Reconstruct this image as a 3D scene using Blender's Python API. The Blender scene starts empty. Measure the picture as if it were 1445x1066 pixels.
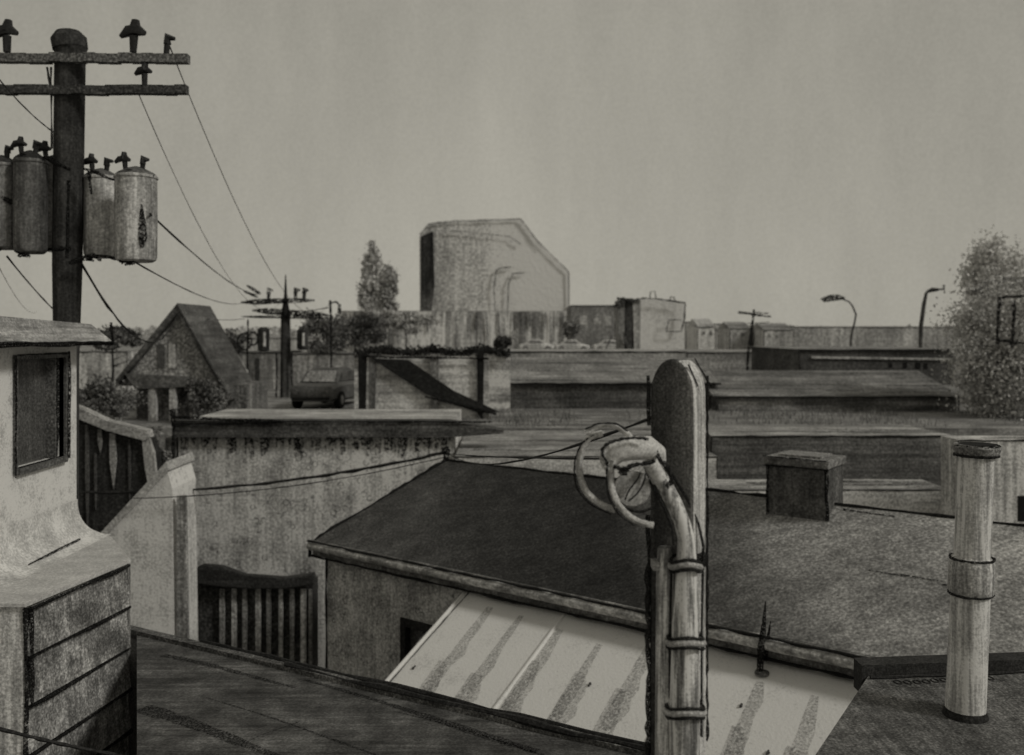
import bpy, math, random
from mathutils import Vector
R = random.Random(7)
S = bpy.context.scene
COL = S.collection
F = 1300.0; CX = 722.5; HY = 470.0; H = 9.0
def P(px, py, Y): return Vector(((px-CX)/F*Y, Y, H-(py-HY)/F*Y))
def G(px, py, drop):                       # where a sight line meets a level plane
    Y = F*drop/(py-HY); return Vector(((px-CX)/F*Y, Y, H-drop))

# ------------------------------------------------------------------ camera / light
cam = bpy.data.cameras.new('camera'); co = bpy.data.objects.new('camera', cam); COL.objects.link(co)
co.location = (0,0,H); co.rotation_euler = (math.radians(90),0,0)
cam.sensor_width = 36; cam.lens = 36*F/1445; cam.shift_y = -(533-HY)/1445; cam.clip_end = 5000; cam.clip_start = .05
S.camera = co
cam.dof.use_dof = True; cam.dof.focus_distance = 6.2; cam.dof.aperture_fstop = 1.6
S.render.resolution_x = 1024; S.render.resolution_y = 755
S.view_settings.view_transform = 'Standard'; S.view_settings.look = 'None'; S.view_settings.exposure = 0
SUN_EL, SUN_AZ = math.radians(38), math.radians(118)      # from +Y clockwise
sd = bpy.data.lights.new('sun', 'SUN'); sd.energy = 1.3; sd.angle = math.radians(10); sd.color = (1,.975,.9)
so = bpy.data.objects.new('sun', sd); COL.objects.link(so)
sv = Vector((math.sin(SUN_AZ)*math.cos(SUN_EL), math.cos(SUN_AZ)*math.cos(SUN_EL), math.sin(SUN_EL)))
so.rotation_euler = sv.to_track_quat('Z','Y').to_euler()

W = bpy.data.worlds.new('World'); S.world = W; W.use_nodes = True
nt = W.node_tree; nt.nodes.clear(); N = nt.nodes.new; Lk = nt.links.new
def math_(nt, op, a, b=None, c=None, clamp=False):
    n = nt.nodes.new('ShaderNodeMath'); n.operation = op; n.use_clamp = clamp
    for i, v in enumerate((a,b,c)):
        if v is None: continue
        if isinstance(v,(int,float)): n.inputs[i].default_value = v
        else: nt.links.new(v, n.inputs[i])
    return n.outputs[0]
tc = N('ShaderNodeTexCoord'); sky = N('ShaderNodeTexSky'); sky.sky_type = 'NISHITA'; sky.sun_disc = False
sky.sun_elevation = SUN_EL; sky.sun_rotation = SUN_AZ
bw = N('ShaderNodeRGBToBW'); Lk(sky.outputs[0], bw.inputs[0])
nz = N('ShaderNodeTexNoise'); nz.inputs['Scale'].default_value = 2.2; nz.inputs['Detail'].default_value = 4; nz.inputs['Roughness'].default_value=.6
mp = N('ShaderNodeMapping'); mp.inputs['Scale'].default_value = (2.2,2.2,.55); Lk(tc.outputs['Generated'], mp.inputs[0]); Lk(mp.outputs[0], nz.inputs['Vector'])
n2 = N('ShaderNodeTexNoise'); n2.inputs['Scale'].default_value = 320; n2.inputs['Detail'].default_value = 1; Lk(tc.outputs['Generated'], n2.inputs['Vector'])
sep = N('ShaderNodeSeparateXYZ'); Lk(tc.outputs['Generated'], sep.inputs[0])
zz = math_(nt,'MULTIPLY', math_(nt,'MAXIMUM', math_(nt,'SUBTRACT', sep.outputs['Z'], .1), 0), -.42)   # darker overhead
xx = math_(nt,'MULTIPLY', math_(nt,'POWER', math_(nt,'ABSOLUTE', math_(nt,'SUBTRACT', sep.outputs['X'], -.05)), 2.0), -.35)
v = math_(nt,'ADD', math_(nt,'ADD', 1.02, zz), xx)
v = math_(nt,'ADD', v, math_(nt,'MULTIPLY', math_(nt,'SUBTRACT', nz.outputs['Fac'], .5), .34))
v = math_(nt,'ADD', v, math_(nt,'MULTIPLY', math_(nt,'SUBTRACT', n2.outputs['Fac'], .5), .17))
nz3 = N('ShaderNodeTexNoise'); nz3.inputs['Scale'].default_value = 9; nz3.inputs['Detail'].default_value = 5; nz3.inputs['Roughness'].default_value=.65; Lk(mp.outputs[0], nz3.inputs['Vector'])
v = math_(nt,'ADD', v, math_(nt,'MULTIPLY', math_(nt,'SUBTRACT', nz3.outputs['Fac'], .5), .22))
v = math_(nt,'MAXIMUM', v, .72)
v = math_(nt,'ADD', math_(nt,'MULTIPLY', v, 3.34), math_(nt,'MULTIPLY', math_(nt,'MINIMUM', bw.outputs[0], 6.0), .03))
tint = N('ShaderNodeMix'); tint.data_type='RGBA'; tint.blend_type='MULTIPLY'; tint.inputs[0].default_value=1
cmb = N('ShaderNodeCombineColor'); [Lk(v, cmb.inputs[i]) for i in range(3)]
Lk(cmb.outputs[0], tint.inputs[6]); tint.inputs[7].default_value = (1.045,1.0,.86,1)
bg = N('ShaderNodeBackground'); bg.inputs['Strength'].default_value = .1
Lk(tint.outputs[2], bg.inputs['Color']); wo = N('ShaderNodeOutputWorld'); Lk(bg.outputs[0], wo.inputs[0])

# ------------------------------------------------------------------ materials
EW, ET = .34, .50
MC = {}
def M(v, Y=10., face='w', grain=.55, patch=.5, streak=None, sa=.5, grad=None, rough=.9, spec=.15, metal=0., marks=0):
    """grimy monochrome surface. v = tone 0-255 as it should read; Y = viewing distance (sets grain size and painted haze)."""
    key = (v,round(Y,1),face,grain,patch,streak,sa,grad,rough,marks)
    if key in MC: return MC[key]
    hz = 1-math.exp(-max(0,Y-25)/420); v = v+(150-v)*hz; grain*=1-hz*.5; patch*=1-hz*.4; sa*=1-hz*.5  # distance haze painted in: far tones paled and flattened
    a = ((v/255)**2.2)/(EW if face=='w' else ET)
    m = bpy.data.materials.new('surface'); m.use_nodes = True; t = m.node_tree; b = t.nodes['Principled BSDF']
    tcn = t.nodes.new('ShaderNodeTexCoord'); g = 921/(2.6*Y)
    def noise(sc, detail, scale3=(1,1,1), rgh=.6, off=0):
        mpn = t.nodes.new('ShaderNodeMapping'); mpn.inputs['Scale'].default_value = scale3; mpn.inputs['Location'].default_value=(off,off*.7,off*.3)
        t.links.new(tcn.outputs['Object'], mpn.inputs[0])
        n = t.nodes.new('ShaderNodeTexNoise'); n.inputs['Scale'].default_value = sc; n.inputs['Detail'].default_value = detail
        n.inputs['Roughness'].default_value = rgh; t.links.new(mpn.outputs[0], n.inputs['Vector']); return n.outputs['Fac']
    def cen(o, k): return math_(t,'MULTIPLY', math_(t,'SUBTRACT', o, .5), k)
    e = math_(t,'ADD', cen(noise(g,2.5), grain*9), cen(noise(g/14,4,rgh=.65,off=3), patch*5))
    if streak:
        s3 = {'v':(1,1,.05),'x':(.05,1,1),'y':(1,.05,1)}[streak]
        e = math_(t,'ADD', e, cen(noise(g/1.9,3,s3,off=9), sa*7))
        e = math_(t,'ADD', e, cen(noise(g/9,2,s3,off=5), sa*4.5))
    if marks:       # small curled tool marks in the render coat
        vo = t.nodes.new('ShaderNodeTexVoronoi'); vo.inputs['Scale'].default_value = g/3.3; t.links.new(tcn.outputs['Object'], vo.inputs['Vector'])
        d = vo.outputs['Distance']; ring = math_(t,'SUBTRACT', 1, math_(t,'MULTIPLY', math_(t,'ABSOLUTE', math_(t,'SUBTRACT', d, .33)), 11), clamp=True)
        gate = math_(t,'GREATER_THAN', noise(g/7,1,off=2), .56)
        e = math_(t,'SUBTRACT', e, math_(t,'MULTIPLY', math_(t,'MULTIPLY', ring, gate), marks))
    f = math_(t,'POWER', 2.0, e)
    if grad:        # tone that changes along one axis: (axis, from, to, factor at 'to')
        ax = grad[0]
        multi = len(grad)==2
        p0, p1, k = (grad[1][0][0], grad[1][-1][0], 1) if multi else grad[1:]
        sp = t.nodes.new('ShaderNodeSeparateXYZ'); t.links.new(tcn.outputs['Object'], sp.inputs[0])
        mr = t.nodes.new('ShaderNodeMapRange'); mr.interpolation_type='SMOOTHSTEP'; t.links.new(sp.outputs['XYZ'.index(ax)], mr.inputs[0])
        mr.inputs[1].default_value=p0; mr.inputs[2].default_value=p1; mr.inputs[3].default_value=1; mr.inputs[4].default_value=k
        if multi:
            mr.interpolation_type='LINEAR'; mr.inputs[3].default_value=0; mr.inputs[4].default_value=1
            cr=t.nodes.new('ShaderNodeValToRGB'); top=max(q[1] for q in grad[1]); el=cr.color_ramp.elements; cr.color_ramp.interpolation='EASE'
            for qi,(qp,qv) in enumerate(grad[1]):
                pos=(qp-p0)/(p1-p0); e_=el[0] if qi==0 else (el[len(el)-1] if qi==len(grad[1])-1 else el.new(pos)); e_.position=pos; e_.color=(qv/top,)*3+(1,)
                if qi==0: el[1].position=1
            t.links.new(mr.outputs[0], cr.inputs[0]); f = math_(t,'MULTIPLY', math_(t,'MULTIPLY', f, cr.outputs[0]), top)
        else: f = math_(t,'MULTIPLY', f, mr.outputs[0])
    val = math_(t,'MINIMUM', math_(t,'MULTIPLY', f, a*.96), .74)
    val = math_(t,'MAXIMUM', val, .012)
    c = t.nodes.new('ShaderNodeCombineColor'); t.links.new(val, c.inputs[0])
    t.links.new(math_(t,'MULTIPLY', val, .985), c.inputs[1]); t.links.new(math_(t,'MULTIPLY', val, .955), c.inputs[2])
    t.links.new(c.outputs[0], b.inputs['Base Color']); b.inputs['Roughness'].default_value = rough
    b.inputs['Specular IOR Level'].default_value = spec; b.inputs['Metallic'].default_value = metal
    bp = t.nodes.new('ShaderNodeBump'); bp.inputs['Strength'].default_value = .35; bp.inputs['Distance'].default_value = .6/g
    t.links.new(noise(g*.8,3,off=1), bp.inputs['Height']); t.links.new(bp.outputs[0], b.inputs['Normal'])
    MC[key] = m; return m
def worn(m, Y, lo=.40, hi=.56, sc=1.0):
    """flaking: the coat is broken through where the noise is low"""
    m = m.copy(); t = m.node_tree; b = t.nodes['Principled BSDF']; g = 921/(2.2*Y)*sc
    tcn = t.nodes.new('ShaderNodeTexCoord'); n = t.nodes.new('ShaderNodeTexNoise'); n.inputs['Scale'].default_value=g; n.inputs['Detail'].default_value=2
    t.links.new(tcn.outputs['Object'], n.inputs['Vector'])
    mr = t.nodes.new('ShaderNodeMapRange'); mr.inputs[1].default_value=lo; mr.inputs[2].default_value=hi
    t.links.new(n.outputs['Fac'], mr.inputs[0]); t.links.new(mr.outputs[0], b.inputs['Alpha']); return m
IC = {}
def INK(Y):
    k=round(Y,1)
    if k not in IC: IC[k]=worn(M(22 if Y>6 else 30, Y, grain=.4, patch=.3, spec=.05),Y,.36 if Y>6 else .30,.56 if Y>6 else .52, 1.0 if Y>6 else 1.6)
    return IC[k]
def STAIN(v,Y,lo=.44,hi=.62):
    k=(v,round(Y,1),lo,hi)
    if k not in IC: IC[k]=worn(M(v, Y, 't', grain=.5, patch=.5, spec=.05),Y,lo,hi)
    return IC[k]

# ------------------------------------------------------------------ mesh helpers
class MB:
    def __init__(s): s.v=[]; s.f=[]; s.m=[]
    def face(s, pts, mi=0):
        i=len(s.v); s.v += [Vector(p) for p in pts]; s.f.append(tuple(range(i,i+len(pts)))); s.m.append(mi)
    def hexa(s, a, mi=0):          # 8 corners: 4 lower then 4 upper
        i=len(s.v); s.v += [Vector(p) for p in a]
        for q in ((3,2,1,0),(4,5,6,7),(0,1,5,4),(1,2,6,5),(2,3,7,6),(3,0,4,7)):
            s.f.append(tuple(i+k for k in q)); s.m.append(mi)
    def box(s, x0,x1,y0,y1,z0,z1, mi=0): s.hexa([(x0,y0,z0),(x1,y0,z0),(x1,y1,z0),(x0,y1,z0),(x0,y0,z1),(x1,y0,z1),(x1,y1,z1),(x0,y1,z1)],mi)
    def obox(s, o, ax, ay, az, mi=0):  # corner + three edge vectors
        o,ax,ay,az=map(Vector,(o,ax,ay,az)); s.hexa([o,o+ax,o+ax+ay,o+ay,o+az,o+ax+az,o+ax+ay+az,o+ay+az],mi)
    def prism(s, poly, vec, mi=0):     # any planar polygon swept by vec
        n=len(poly); i=len(s.v); vec=Vector(vec); s.v += [Vector(p) for p in poly]+[Vector(p)+vec for p in poly]
        s.f.append(tuple(i+k for k in range(n))); s.f.append(tuple(i+n+k for k in reversed(range(n)))); s.m += [mi,mi]
        for k in range(n): s.f.append((i+k,i+(k+1)%n,i+n+(k+1)%n,i+n+k)); s.m.append(mi)
    def tube(s, pts, r, n=8, mi=0, jit=0., cap=True):
        pts=[Vector(p) for p in pts]; rs = r if isinstance(r,(list,tuple)) else [r]*len(pts); base=len(s.v)
        up=None
        for k,p in enumerate(pts):
            d=(pts[min(k+1,len(pts)-1)]-pts[max(k-1,0)]).normalized()
            if up is None: up = Vector((0,0,1)) if abs(d.z)<.9 else Vector((1,0,0))
            a=d.cross(up).normalized(); b=a.cross(d).normalized(); up=b
            for j in range(n):
                t=2*math.pi*j/n; rr=rs[k]*(1+jit*(R.random()-.5)*2)
                s.v.append(p+a*math.cos(t)*rr+b*math.sin(t)*rr)
        for k in range(len(pts)-1):
            for j in range(n):
                a0=base+k*n+j; a1=base+k*n+(j+1)%n; s.f.append((a0,a1,a1+n,a0+n)); s.m.append(mi)
        if cap:
            s.f.append(tuple(base+j for j in reversed(range(n)))); s.m.append(mi)
            e=base+(len(pts)-1)*n; s.f.append(tuple(e+j for j in range(n))); s.m.append(mi)
    def lathe(s, c, prof, n=24, mi=0): # prof: [(r,z)...] about vertical axis at c
        s.tube([Vector(c)+Vector((0,0,z)) for r,z in prof],[max(r,1e-4) for r,z in prof],n,mi)
    def rail(s, a, b, r, mi=0, seg=None, wob=.35):   # hand-laid, slightly uneven line of trim
        a=Vector(a); b=Vector(b); L=(b-a).length; k=seg or max(4,min(40,int(L/(r*14))))
        pts=[]; rs=[]; r=r*1.12
        for i in range(k+1):
            t=i/k; pts.append(a.lerp(b,t)+Vector((R.uniform(-1,1),R.uniform(-1,1),R.uniform(-1,1)))*r*wob); rs.append(r*R.uniform(.45,1.25))
        s.tube(pts,rs,6,mi)
    def build(s, name, mats, parent=None, smooth=False, bevel=0):
        me=bpy.data.meshes.new(name); off = parent.location if parent else Vector((0,0,0))
        if parent and parent.parent: off = off + parent.parent.location
        me.from_pydata([p-off for p in s.v],[],s.f)
        for m in (mats if isinstance(mats,(list,tuple)) else [mats]): me.materials.append(m)
        for p,mi in zip(me.polygons,s.m): p.material_index=mi; p.use_smooth=smooth
        me.update()
        import bmesh
        bm=bmesh.new(); bm.from_mesh(me); bmesh.ops.recalc_face_normals(bm, faces=bm.faces); bm.to_mesh(me); bm.free()
        o=bpy.data.objects.new(name,me); COL.objects.link(o); o.parent=parent
        if bevel:
            b=o.modifiers.new('bevel','BEVEL'); b.width=bevel; b.segments=2; b.limit_method='ANGLE'
        if smooth:
            try:
                me.shade_smooth(); me.set_sharp_from_angle(angle=math.radians(40))
            except Exception: pass
        return o
def thing(name, label, cat, loc=(0,0,0), group=None):
    o=bpy.data.objects.new(name,None); COL.objects.link(o); o.location=loc; o.empty_display_size=.2
    o['label']=label; o['category']=cat
    if group: o['group']=group
    return o
def tag(o, label, cat, group=None):
    o['label']=label; o['category']=cat
    if group: o['group']=group
    return o
def struct(name, mb, mats, smooth=False): o=mb.build(name,mats,None,smooth); o['kind']='structure'; return o
def dup(root, loc, label, rotz=0, scale=1, group=None):
    r=root.copy(); COL.objects.link(r); r.location=loc; r.rotation_euler=(0,0,rotz); r.scale=(scale,)*3; r['label']=label
    if group: r['group']=group
    for ch in list(root.children):
        c=ch.copy(); COL.objects.link(c); c.parent=r
        for g in list(ch.children): d=g.copy(); COL.objects.link(d); d.parent=c
    return r

# ------------------------------------------------------------------ ground
ZP = H-2.8                                  # upper terrace the far streets stand on
mb=MB()
ys=[-60,0,12,26.6,27.0,32,45,70,110,200,400,900,3500]; xs=[-3000,-600,-150,-60,-25,-8,0,8,25,60,150,600,3000]
def gz(y): return 0 if y<26.8 else ZP
for i in range(len(ys)-1):
    for j in range(len(xs)-1):
        mb.face([(xs[j],ys[i],gz(ys[i])),(xs[j+1],ys[i],gz(ys[i])),(xs[j+1],ys[i+1],gz(ys[i+1])),(xs[j],ys[i+1],gz(ys[i+1]))], 0 if ys[i]<60 else 1)
struct('ground', mb, [M(88,30,'t',.35,.7,'x',.5), M(88,120,'t',.4,.7,'x',.5)])
mb=MB(); z=ZP+.004
mb.face([(-60,56,z),(60,56,z),(60,63,z),(-60,63,z)]); struct('road', mb, M(66,60,'t',.3,.4,'x',.4))

# ------------------------------------------------------------------ the neighbour's house, left edge
HX=-4.95; he=10.47; LED=H-2.31
t=thing('white_house','pale rendered house at the left edge with dark window and clapboard bay below','house',(HX-2,9,0))
ww=M(138,9,'w',.28,.6)
wy0,wy1=9.18,10.17; wz0,wz1=H-1.36,H-.27   # window opening
mb=MB()
mb.box(-9,HX,6,wy0,0,H-.1); mb.box(-9,HX,wy1,he,0,H-.1); mb.box(-9,HX,wy0,wy1,0,wz0); mb.box(-9,HX,wy0,wy1,wz1,H-.1); mb.box(-9,HX-.25,wy0,wy1,wz0,wz1)
mb.build('wall',ww,t)
w=MB(); e=.03
w.box(HX-.05,HX+.03,wy0-.05,wy0,wz0-.05,wz1+.05); w.box(HX-.05,HX+.03,wy1,wy1+.05,wz0-.05,wz1+.05)
w.box(HX-.05,HX+.03,wy0,wy1,wz1,wz1+.05); w.box(HX-.05,HX+.05,wy0,wy1,wz0-.06,wz0)
w.box(HX-.1,HX+.01,wy1-.2,wy1-.15,wz0,wz1)
wf=w.build('window',M(58,9,grain=.6),t)
p=MB(); p.box(HX-.12,HX-.10,wy0,wy1,wz0,wz1)
p.build('pane',M(50,9,'w',.5,.5,'v',.25,rough=.5,spec=.3),wf)
w2=MB(); w2.rail((HX+.035,wy0-.05,wz0-.08),(HX+.035,wy0-.05,wz1+.04),.012); w2.rail((HX+.035,wy1+.05,wz0-.02),(HX+.035,wy1+.05,wz1+.06),.02); w2.rail((HX+.035,wy0,wz1+.05),(HX+.035,wy1,wz1+.05),.012)
w2.rail((HX-.0,wy1-.17,wz0),(HX-.0,wy1-.17,wz1),.028)
w2.build('frame',INK(9),wf)
mb=MB(); mb.hexa([(-9,6,H-.1),(HX+.28,6,H-.1),(HX+.28,he+.3,H-.1),(-9,he+.3,H-.1),(-9,6.2,H+.24),(HX+.1,6.2,H+.24),(HX+.1,he+.15,H+.1),(-9,he+.15,H+.24)])
rf=mb.build('roof',M(88,9,'w',.35,.6,'y',.5),t)
mb=MB(); mb.rail((HX+.28,6,H-.12),(HX+.28,he+.3,H-.12),.025); mb.rail((HX+.29,7,H-.08),(HX+.29,he+.3,H-.11),.014); mb.rail((HX+.28,he+.3,H-.12),(HX+.26,he+.3,H+.12),.02); mb.rail((-9,he+.3,H-.12),(HX+.28,he+.3,H-.12),.03)
mb.build('drip_edge',INK(9),rf)
# lower bay with clapboards
bay=[(-4.19,7.9),(-3.93,9.38),(-4.56,10.36),(-5.2,11.0),(-9,11.0),(-9,7.9)]
mb=MB(); mb.prism([(x*.999,y,0) for x,y in bay],(0,0,LED-.03)); by=mb.build('bay',M(110,8,'w',.4,.5,'v',.5),t)
mb=MB(); mb.prism([(-4.15,7.86,LED-.03),(-3.885,9.38,LED-.03),(-4.53,10.42,LED-.03),(-5.15,11.05,LED-.03),(-9,11.05,LED-.03),(-9,7.86,LED-.03)],(0,0,.03)); mb.build('ledge',M(134,8,'t',.22,.35),by)
mb=MB(); cv=[(.012+.34*(j_/12)**2.2,.42*(1-j_/12)**1.6) for j_ in range(13)]
for (d0,h0),(d1,h1) in zip(cv[:-1],cv[1:]): mb.face([(HX+d0,7,LED+h0),(HX+d0,he+.1*d0/.35,LED+h0),(HX+d1,he+.1*d1/.35,LED+h1),(HX+d1,7,LED+h1)])
mb.face([(HX-.1,he,LED+.42)]+[(HX+d,he+.1*d/.35,LED+h_) for d,h_ in cv]+[(HX-.1,he,LED)])
mb.build('flared_skirt',M(122,9,'w',.28,.6),t,smooth=True)
mb=MB(); a=Vector((-4.19,7.9,0)); b=Vector((-3.93,9.38,0)); nrm=Vector(((b-a).y,-(b-a).x,0)).normalized()
for k in range(11):
    z1=LED-.07-.42*k; z0=z1-.39
    o0,o1=nrm*.055,nrm*.012
    mb.hexa([a+Vector((0,0,z0)),a+o0+Vector((0,0,z0)),b+o0+Vector((0,0,z0)),b+Vector((0,0,z0)), a+Vector((0,0,z1)),a+o1+Vector((0,0,z1)),b+o1+Vector((0,0,z1)),b+Vector((0,0,z1))])
mb.build('clapboard',M(74,8,'w',.65,1.3,'v',.35),by)
mb=MB()
for k in range(9):
    z1=LED-.05-.42*k
    mb.rail(a+nrm*.05+Vector((0,0,z1-.01)), b+nrm*.05+Vector((0,0,z1-.01)), .02)
mb.rail(a+nrm*.03+Vector((0,0,3)),a+nrm*.03+Vector((0,0,LED-.05)),.022); mb.rail(a+nrm*.05+Vector((0,.04,LED-.9)),a+nrm*.05+Vector((0,.04,LED-.05)),.02)
mb.rail((-4.72,9.0,LED+.045),(-4.74,10.1,LED+.045),.012)
mb.build('joint',INK(8),by)
mb=MB(); mb.obox(b+Vector((-.02,-.02,0)),(.05,0,0),(0,.06,0),(0,0,LED-.05)); mb.build('corner_board',M(66,8,'w',.6,.6,'v',.6),by)

# ------------------------------------------------------------------ dark flat roof in the foreground
DR=3.2; zr=H-DR
A=Vector((-4.6,10.22,zr)); B=Vector((1.11,6.98,zr)); C=Vector((2.5,6.2,zr)); dirE=(B-A).normalized(); nn=Vector((-dirE.y,dirE.x,0))
t=thing('dark_roof_building','building below the viewer with wide dark flat roof crossing the bottom left','building',(-1,6,0))
poly=[(-4.2,9.99),(1.11,6.98),(2.5,6.2),(2.5,2.2),(-.9,2.2),(-2.84,6.98),(-4.0,9.82)]
mb=MB(); mb.prism([(x,y,0) for x,y in poly],(0,0,zr-.08)); mb.build('wall',M(70,8,'w'),t)
mb=MB(); mb.prism([(x,y,zr-.08) for x,y in poly],(0,0,.08)); rf=mb.build('roof',M(60,8,'t',.35,.95,'x',.35),t)
mb=MB(); A_=A+dirE*.46; mb.obox(A_-nn*.10,(C-A_),nn*.10,(0,0,.045)); mb.build('coping',M(66,8,'t',.7,.9,'x',.3),rf)
mb=MB()
mb.rail(A.lerp(C,.2)+Vector((0,0,.05)),C+Vector((0,0,.05)),.022); mb.rail(A.lerp(C,.35)-nn*.08+Vector((0,0,.05)),C-nn*.08+Vector((0,0,.05)),.026)
def tar(p,q,w0,w1):
    a_=G(*p,DR); b_=G(*q,DR); k=14; d=(b_-a_).normalized(); pn=Vector((-d.y,d.x,0)); L=[];Q=[]
    for i in range(k+1):
        f=i/k; c=a_.lerp(b_,f)+pn*.02*math.sin(f*5); w=(w0+(w1-w0)*f)*R.uniform(.7,1.2); L.append(c+pn*w+Vector((0,0,.004))); Q.append(c-pn*w+Vector((0,0,.004)))
    for i in range(k): mb.face([L[i],L[i+1],Q[i+1],Q[i]],1)
tar((290,985),(580,1080),.006,.016); tar((200,1000),(400,1068),.10,.03); tar((345,1050),(420,1018),.004,.008); tar((560,1005),(820,1080),.008,.02); tar((230,925),(420,970),.05,.02); tar((430,960),(760,1060),.02,.05)
mb.build('seam',[M(34,8,'t',.6,.6),STAIN(30,7,.40,.66)],rf)

# ------------------------------------------------------------------ hip-roofed house, centre
dE,dR=3.6,2.4
u=Vector((.7907,-.6122,0)); n=Vector((.6122,.7907,0))
E0=Vector((-.957*dE,4.452*dE,H-dE)); A0=Vector((-.514*dR,7.222*dR,H-dR)); LE=15.5
hipu=(A0-E0).dot(u); dep=(A0-E0).dot(n); E1=E0+u*LE; A1=A0+u*(LE-2*hipu); K0=E0+n*2*dep; K1=E1+n*2*dep
t=thing('hip_roofed_house','rendered house with broad dark hipped roof filling the centre right','house',(E0.x,E0.y,0))
mb=MB(); wi=.16; zt=E0.z-.25
W0=E0+u*wi+n*wi; W1=E1-u*wi+n*wi
def Z(v,z): return Vector((v.x,v.y,z))
D2=n*(2*dep-2*wi)
wo_=(1.85,2.45,E0.z-1.85,E0.z-1.06)         # window opening along the wall
L_=(W1-W0).length
def wseg(a0,a1,z0,z1): mb.obox(Z(W0+u*a0,z0),u*(a1-a0),n*.2,(0,0,z1-z0))
wseg(0,wo_[0],0,zt); wseg(wo_[1],L_,0,zt); wseg(wo_[0],wo_[1],0,wo_[2]); wseg(wo_[0],wo_[1],wo_[3],zt)
mb.obox(Z(W0+n*.2,0),u*L_,D2-n*.2,(0,0,zt))
mb.build('wall',M(108,14,'w',.5,.7,'v',.25,marks=1.3),t)
w=MB(); a0,a1,z0,z1=wo_
for (p0,p1,q0,q1) in ((a0-.05,a0+.06,z0-.05,z1+.05),(a1-.05,a1+.03,z0-.05,z1+.05),(a0+.06,a1-.05,z1-.08,z1+.05),(a0+.06,a1-.05,z0-.05,z0+.02)):
    w.obox(Z(W0+u*p0-n*.03,q0),u*(p1-p0),n*.12,(0,0,q1-q0))
wf=w.build('window',M(30,14),t)
w=MB(); w.obox(Z(W0+u*a0+n*.12,z0),u*(a1-a0),n*.02,(0,0,z1-z0)); w.obox(Z(W0+u*(a0+.3)+n*.09,z0),u*.05,n*.04,(0,0,z1-z0)); w.build('pane',M(60,14,rough=.5),wf)
mb=MB(); th=Vector((0,0,.03))
# roof planes split into strips of felt so the surface is not one sheet
def roofq(a,b,c,d): mb.face([a,b,c,d])
ns=22
for i in range(ns):
    f0,f1=i/ns,(i+1)/ns; mb.face([E0.lerp(E1,f0),E0.lerp(E1,f1),A0.lerp(A1,f1),A0.lerp(A1,f0)])
mb.face([K0,E0,A0]); mb.face([E1,K1,A1]); mb.face([K1,K0,A0,A1])
mb.face([E0-th,K0-th,K1-th,E1-th])
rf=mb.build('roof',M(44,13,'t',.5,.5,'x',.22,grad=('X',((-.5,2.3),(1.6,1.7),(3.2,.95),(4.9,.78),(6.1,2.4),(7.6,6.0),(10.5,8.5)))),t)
mb=MB(); nr_=(A0-E0-u*hipu)
def onroof(px,py):       # sight line through the picture meets the front slope
    d=P(px,py,1)-Vector((0,0,H)); nn_=u.cross(nr_).normalized(); o_=Vector((0,0,H)); k_=(E0-o_).dot(nn_)/d.dot(nn_); return o_+d*k_
for (x0_,y0_,x1_,y1_,r_) in ((1225,806,1330,822,.010),(1190,720,1262,730,.014),(1330,826,1372,832,.010)):
    mb=MB(); mb.rail(onroof(x0_,y0_)+Vector((0,0,.012)),onroof(x1_,y1_)+Vector((0,0,.012)),r_); mb.build('felt_lap',STAIN(40,11,.42,.62),rf)
mb=MB(); out=-n*.03
mb.obox(Z(E0,E0.z-.26)+out,u*LE,n*.04,(0,0,.255)); mb.obox(Z(E0,E0.z-.26)-u*.03,u*.04,n*2*dep,(0,0,.255))
mb.build('fascia',M(72,13,'w',.4,.7,'x',.5),rf)
mb=MB(); mb.tube([Z(E0.lerp(E1,i/24),E0.z-.085)-n*.1 for i in range(25)],.07,12); mb.build('gutter',M(104,13,'w',.35,.6,'x',.6,rough=.6,spec=.4),rf,smooth=True)
mb=MB(); mb.rail(E0-n*.13,E1-n*.13,.018,seg=70); mb.rail(Z(E0,E0.z-.27)-n*.05,Z(E1,E1.z-.27)-n*.05,.02,seg=70)
mb.rail(E0,A0+Vector((0,0,.02)),.028,seg=24); mb.rail(A0+Vector((0,0,.01)),A1+Vector((0,0,.01)),.022,seg=60)
mb.rail(Z(W0,1)-n*.01-u*.01,Z(W0,zt)-n*.01-u*.01,.018)
mb.rail(Z(E0,E0.z-.3)-u*.05-n*.05,Z(E0,E0.z)-u*.05-n*.05,.03)
mb.build('ridge_trim',M(28,13,'t',.5,.4),rf)
# chimney
cc=A0+u*6.85
ch=thing('chimney','squat brick chimney with flat cap standing on the roof ridge','chimney',Z(cc,H-2.6))
mb=MB(); o=cc-u*.42-n*.35; mb.obox(Z(o,H-2.9),u*.84,n*.7,(0,0,1.03)); mb.build('stack',M(56,13,'w',.5,.75,'v',.3),ch)
mb=MB(); o=cc-u*.46-n*.39; mb.obox(Z(o,H-1.87),u*.92,n*.78,(0,0,.12)); mb.build('cap',M(70,13,'w',.5,.6,'x',.4),ch,bevel=.02)
mb=MB(); mb.obox(Z(cc-u*.3-n*.25,H-1.75),u*.6,n*.5,(0,0,.03)); mb.build('flue',M(96,13,'t'),ch)
mb=MB()
o=cc-u*.42-n*.36
mb.rail(Z(o,H-2.75),Z(o,H-1.87),.022); mb.rail(Z(o+u*.85,H-2.6),Z(o+u*.85,H-1.87),.028); mb.rail(Z(o-u*.04-n*.05,H-1.87),Z(o+u*.89-n*.05,H-1.87),.014); mb.rail(Z(o-u*.04-n*.05,H-1.75),Z(o+u*.89-n*.05,H-1.75),.012)
mb.build('flashing',INK(13),ch)
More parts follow.
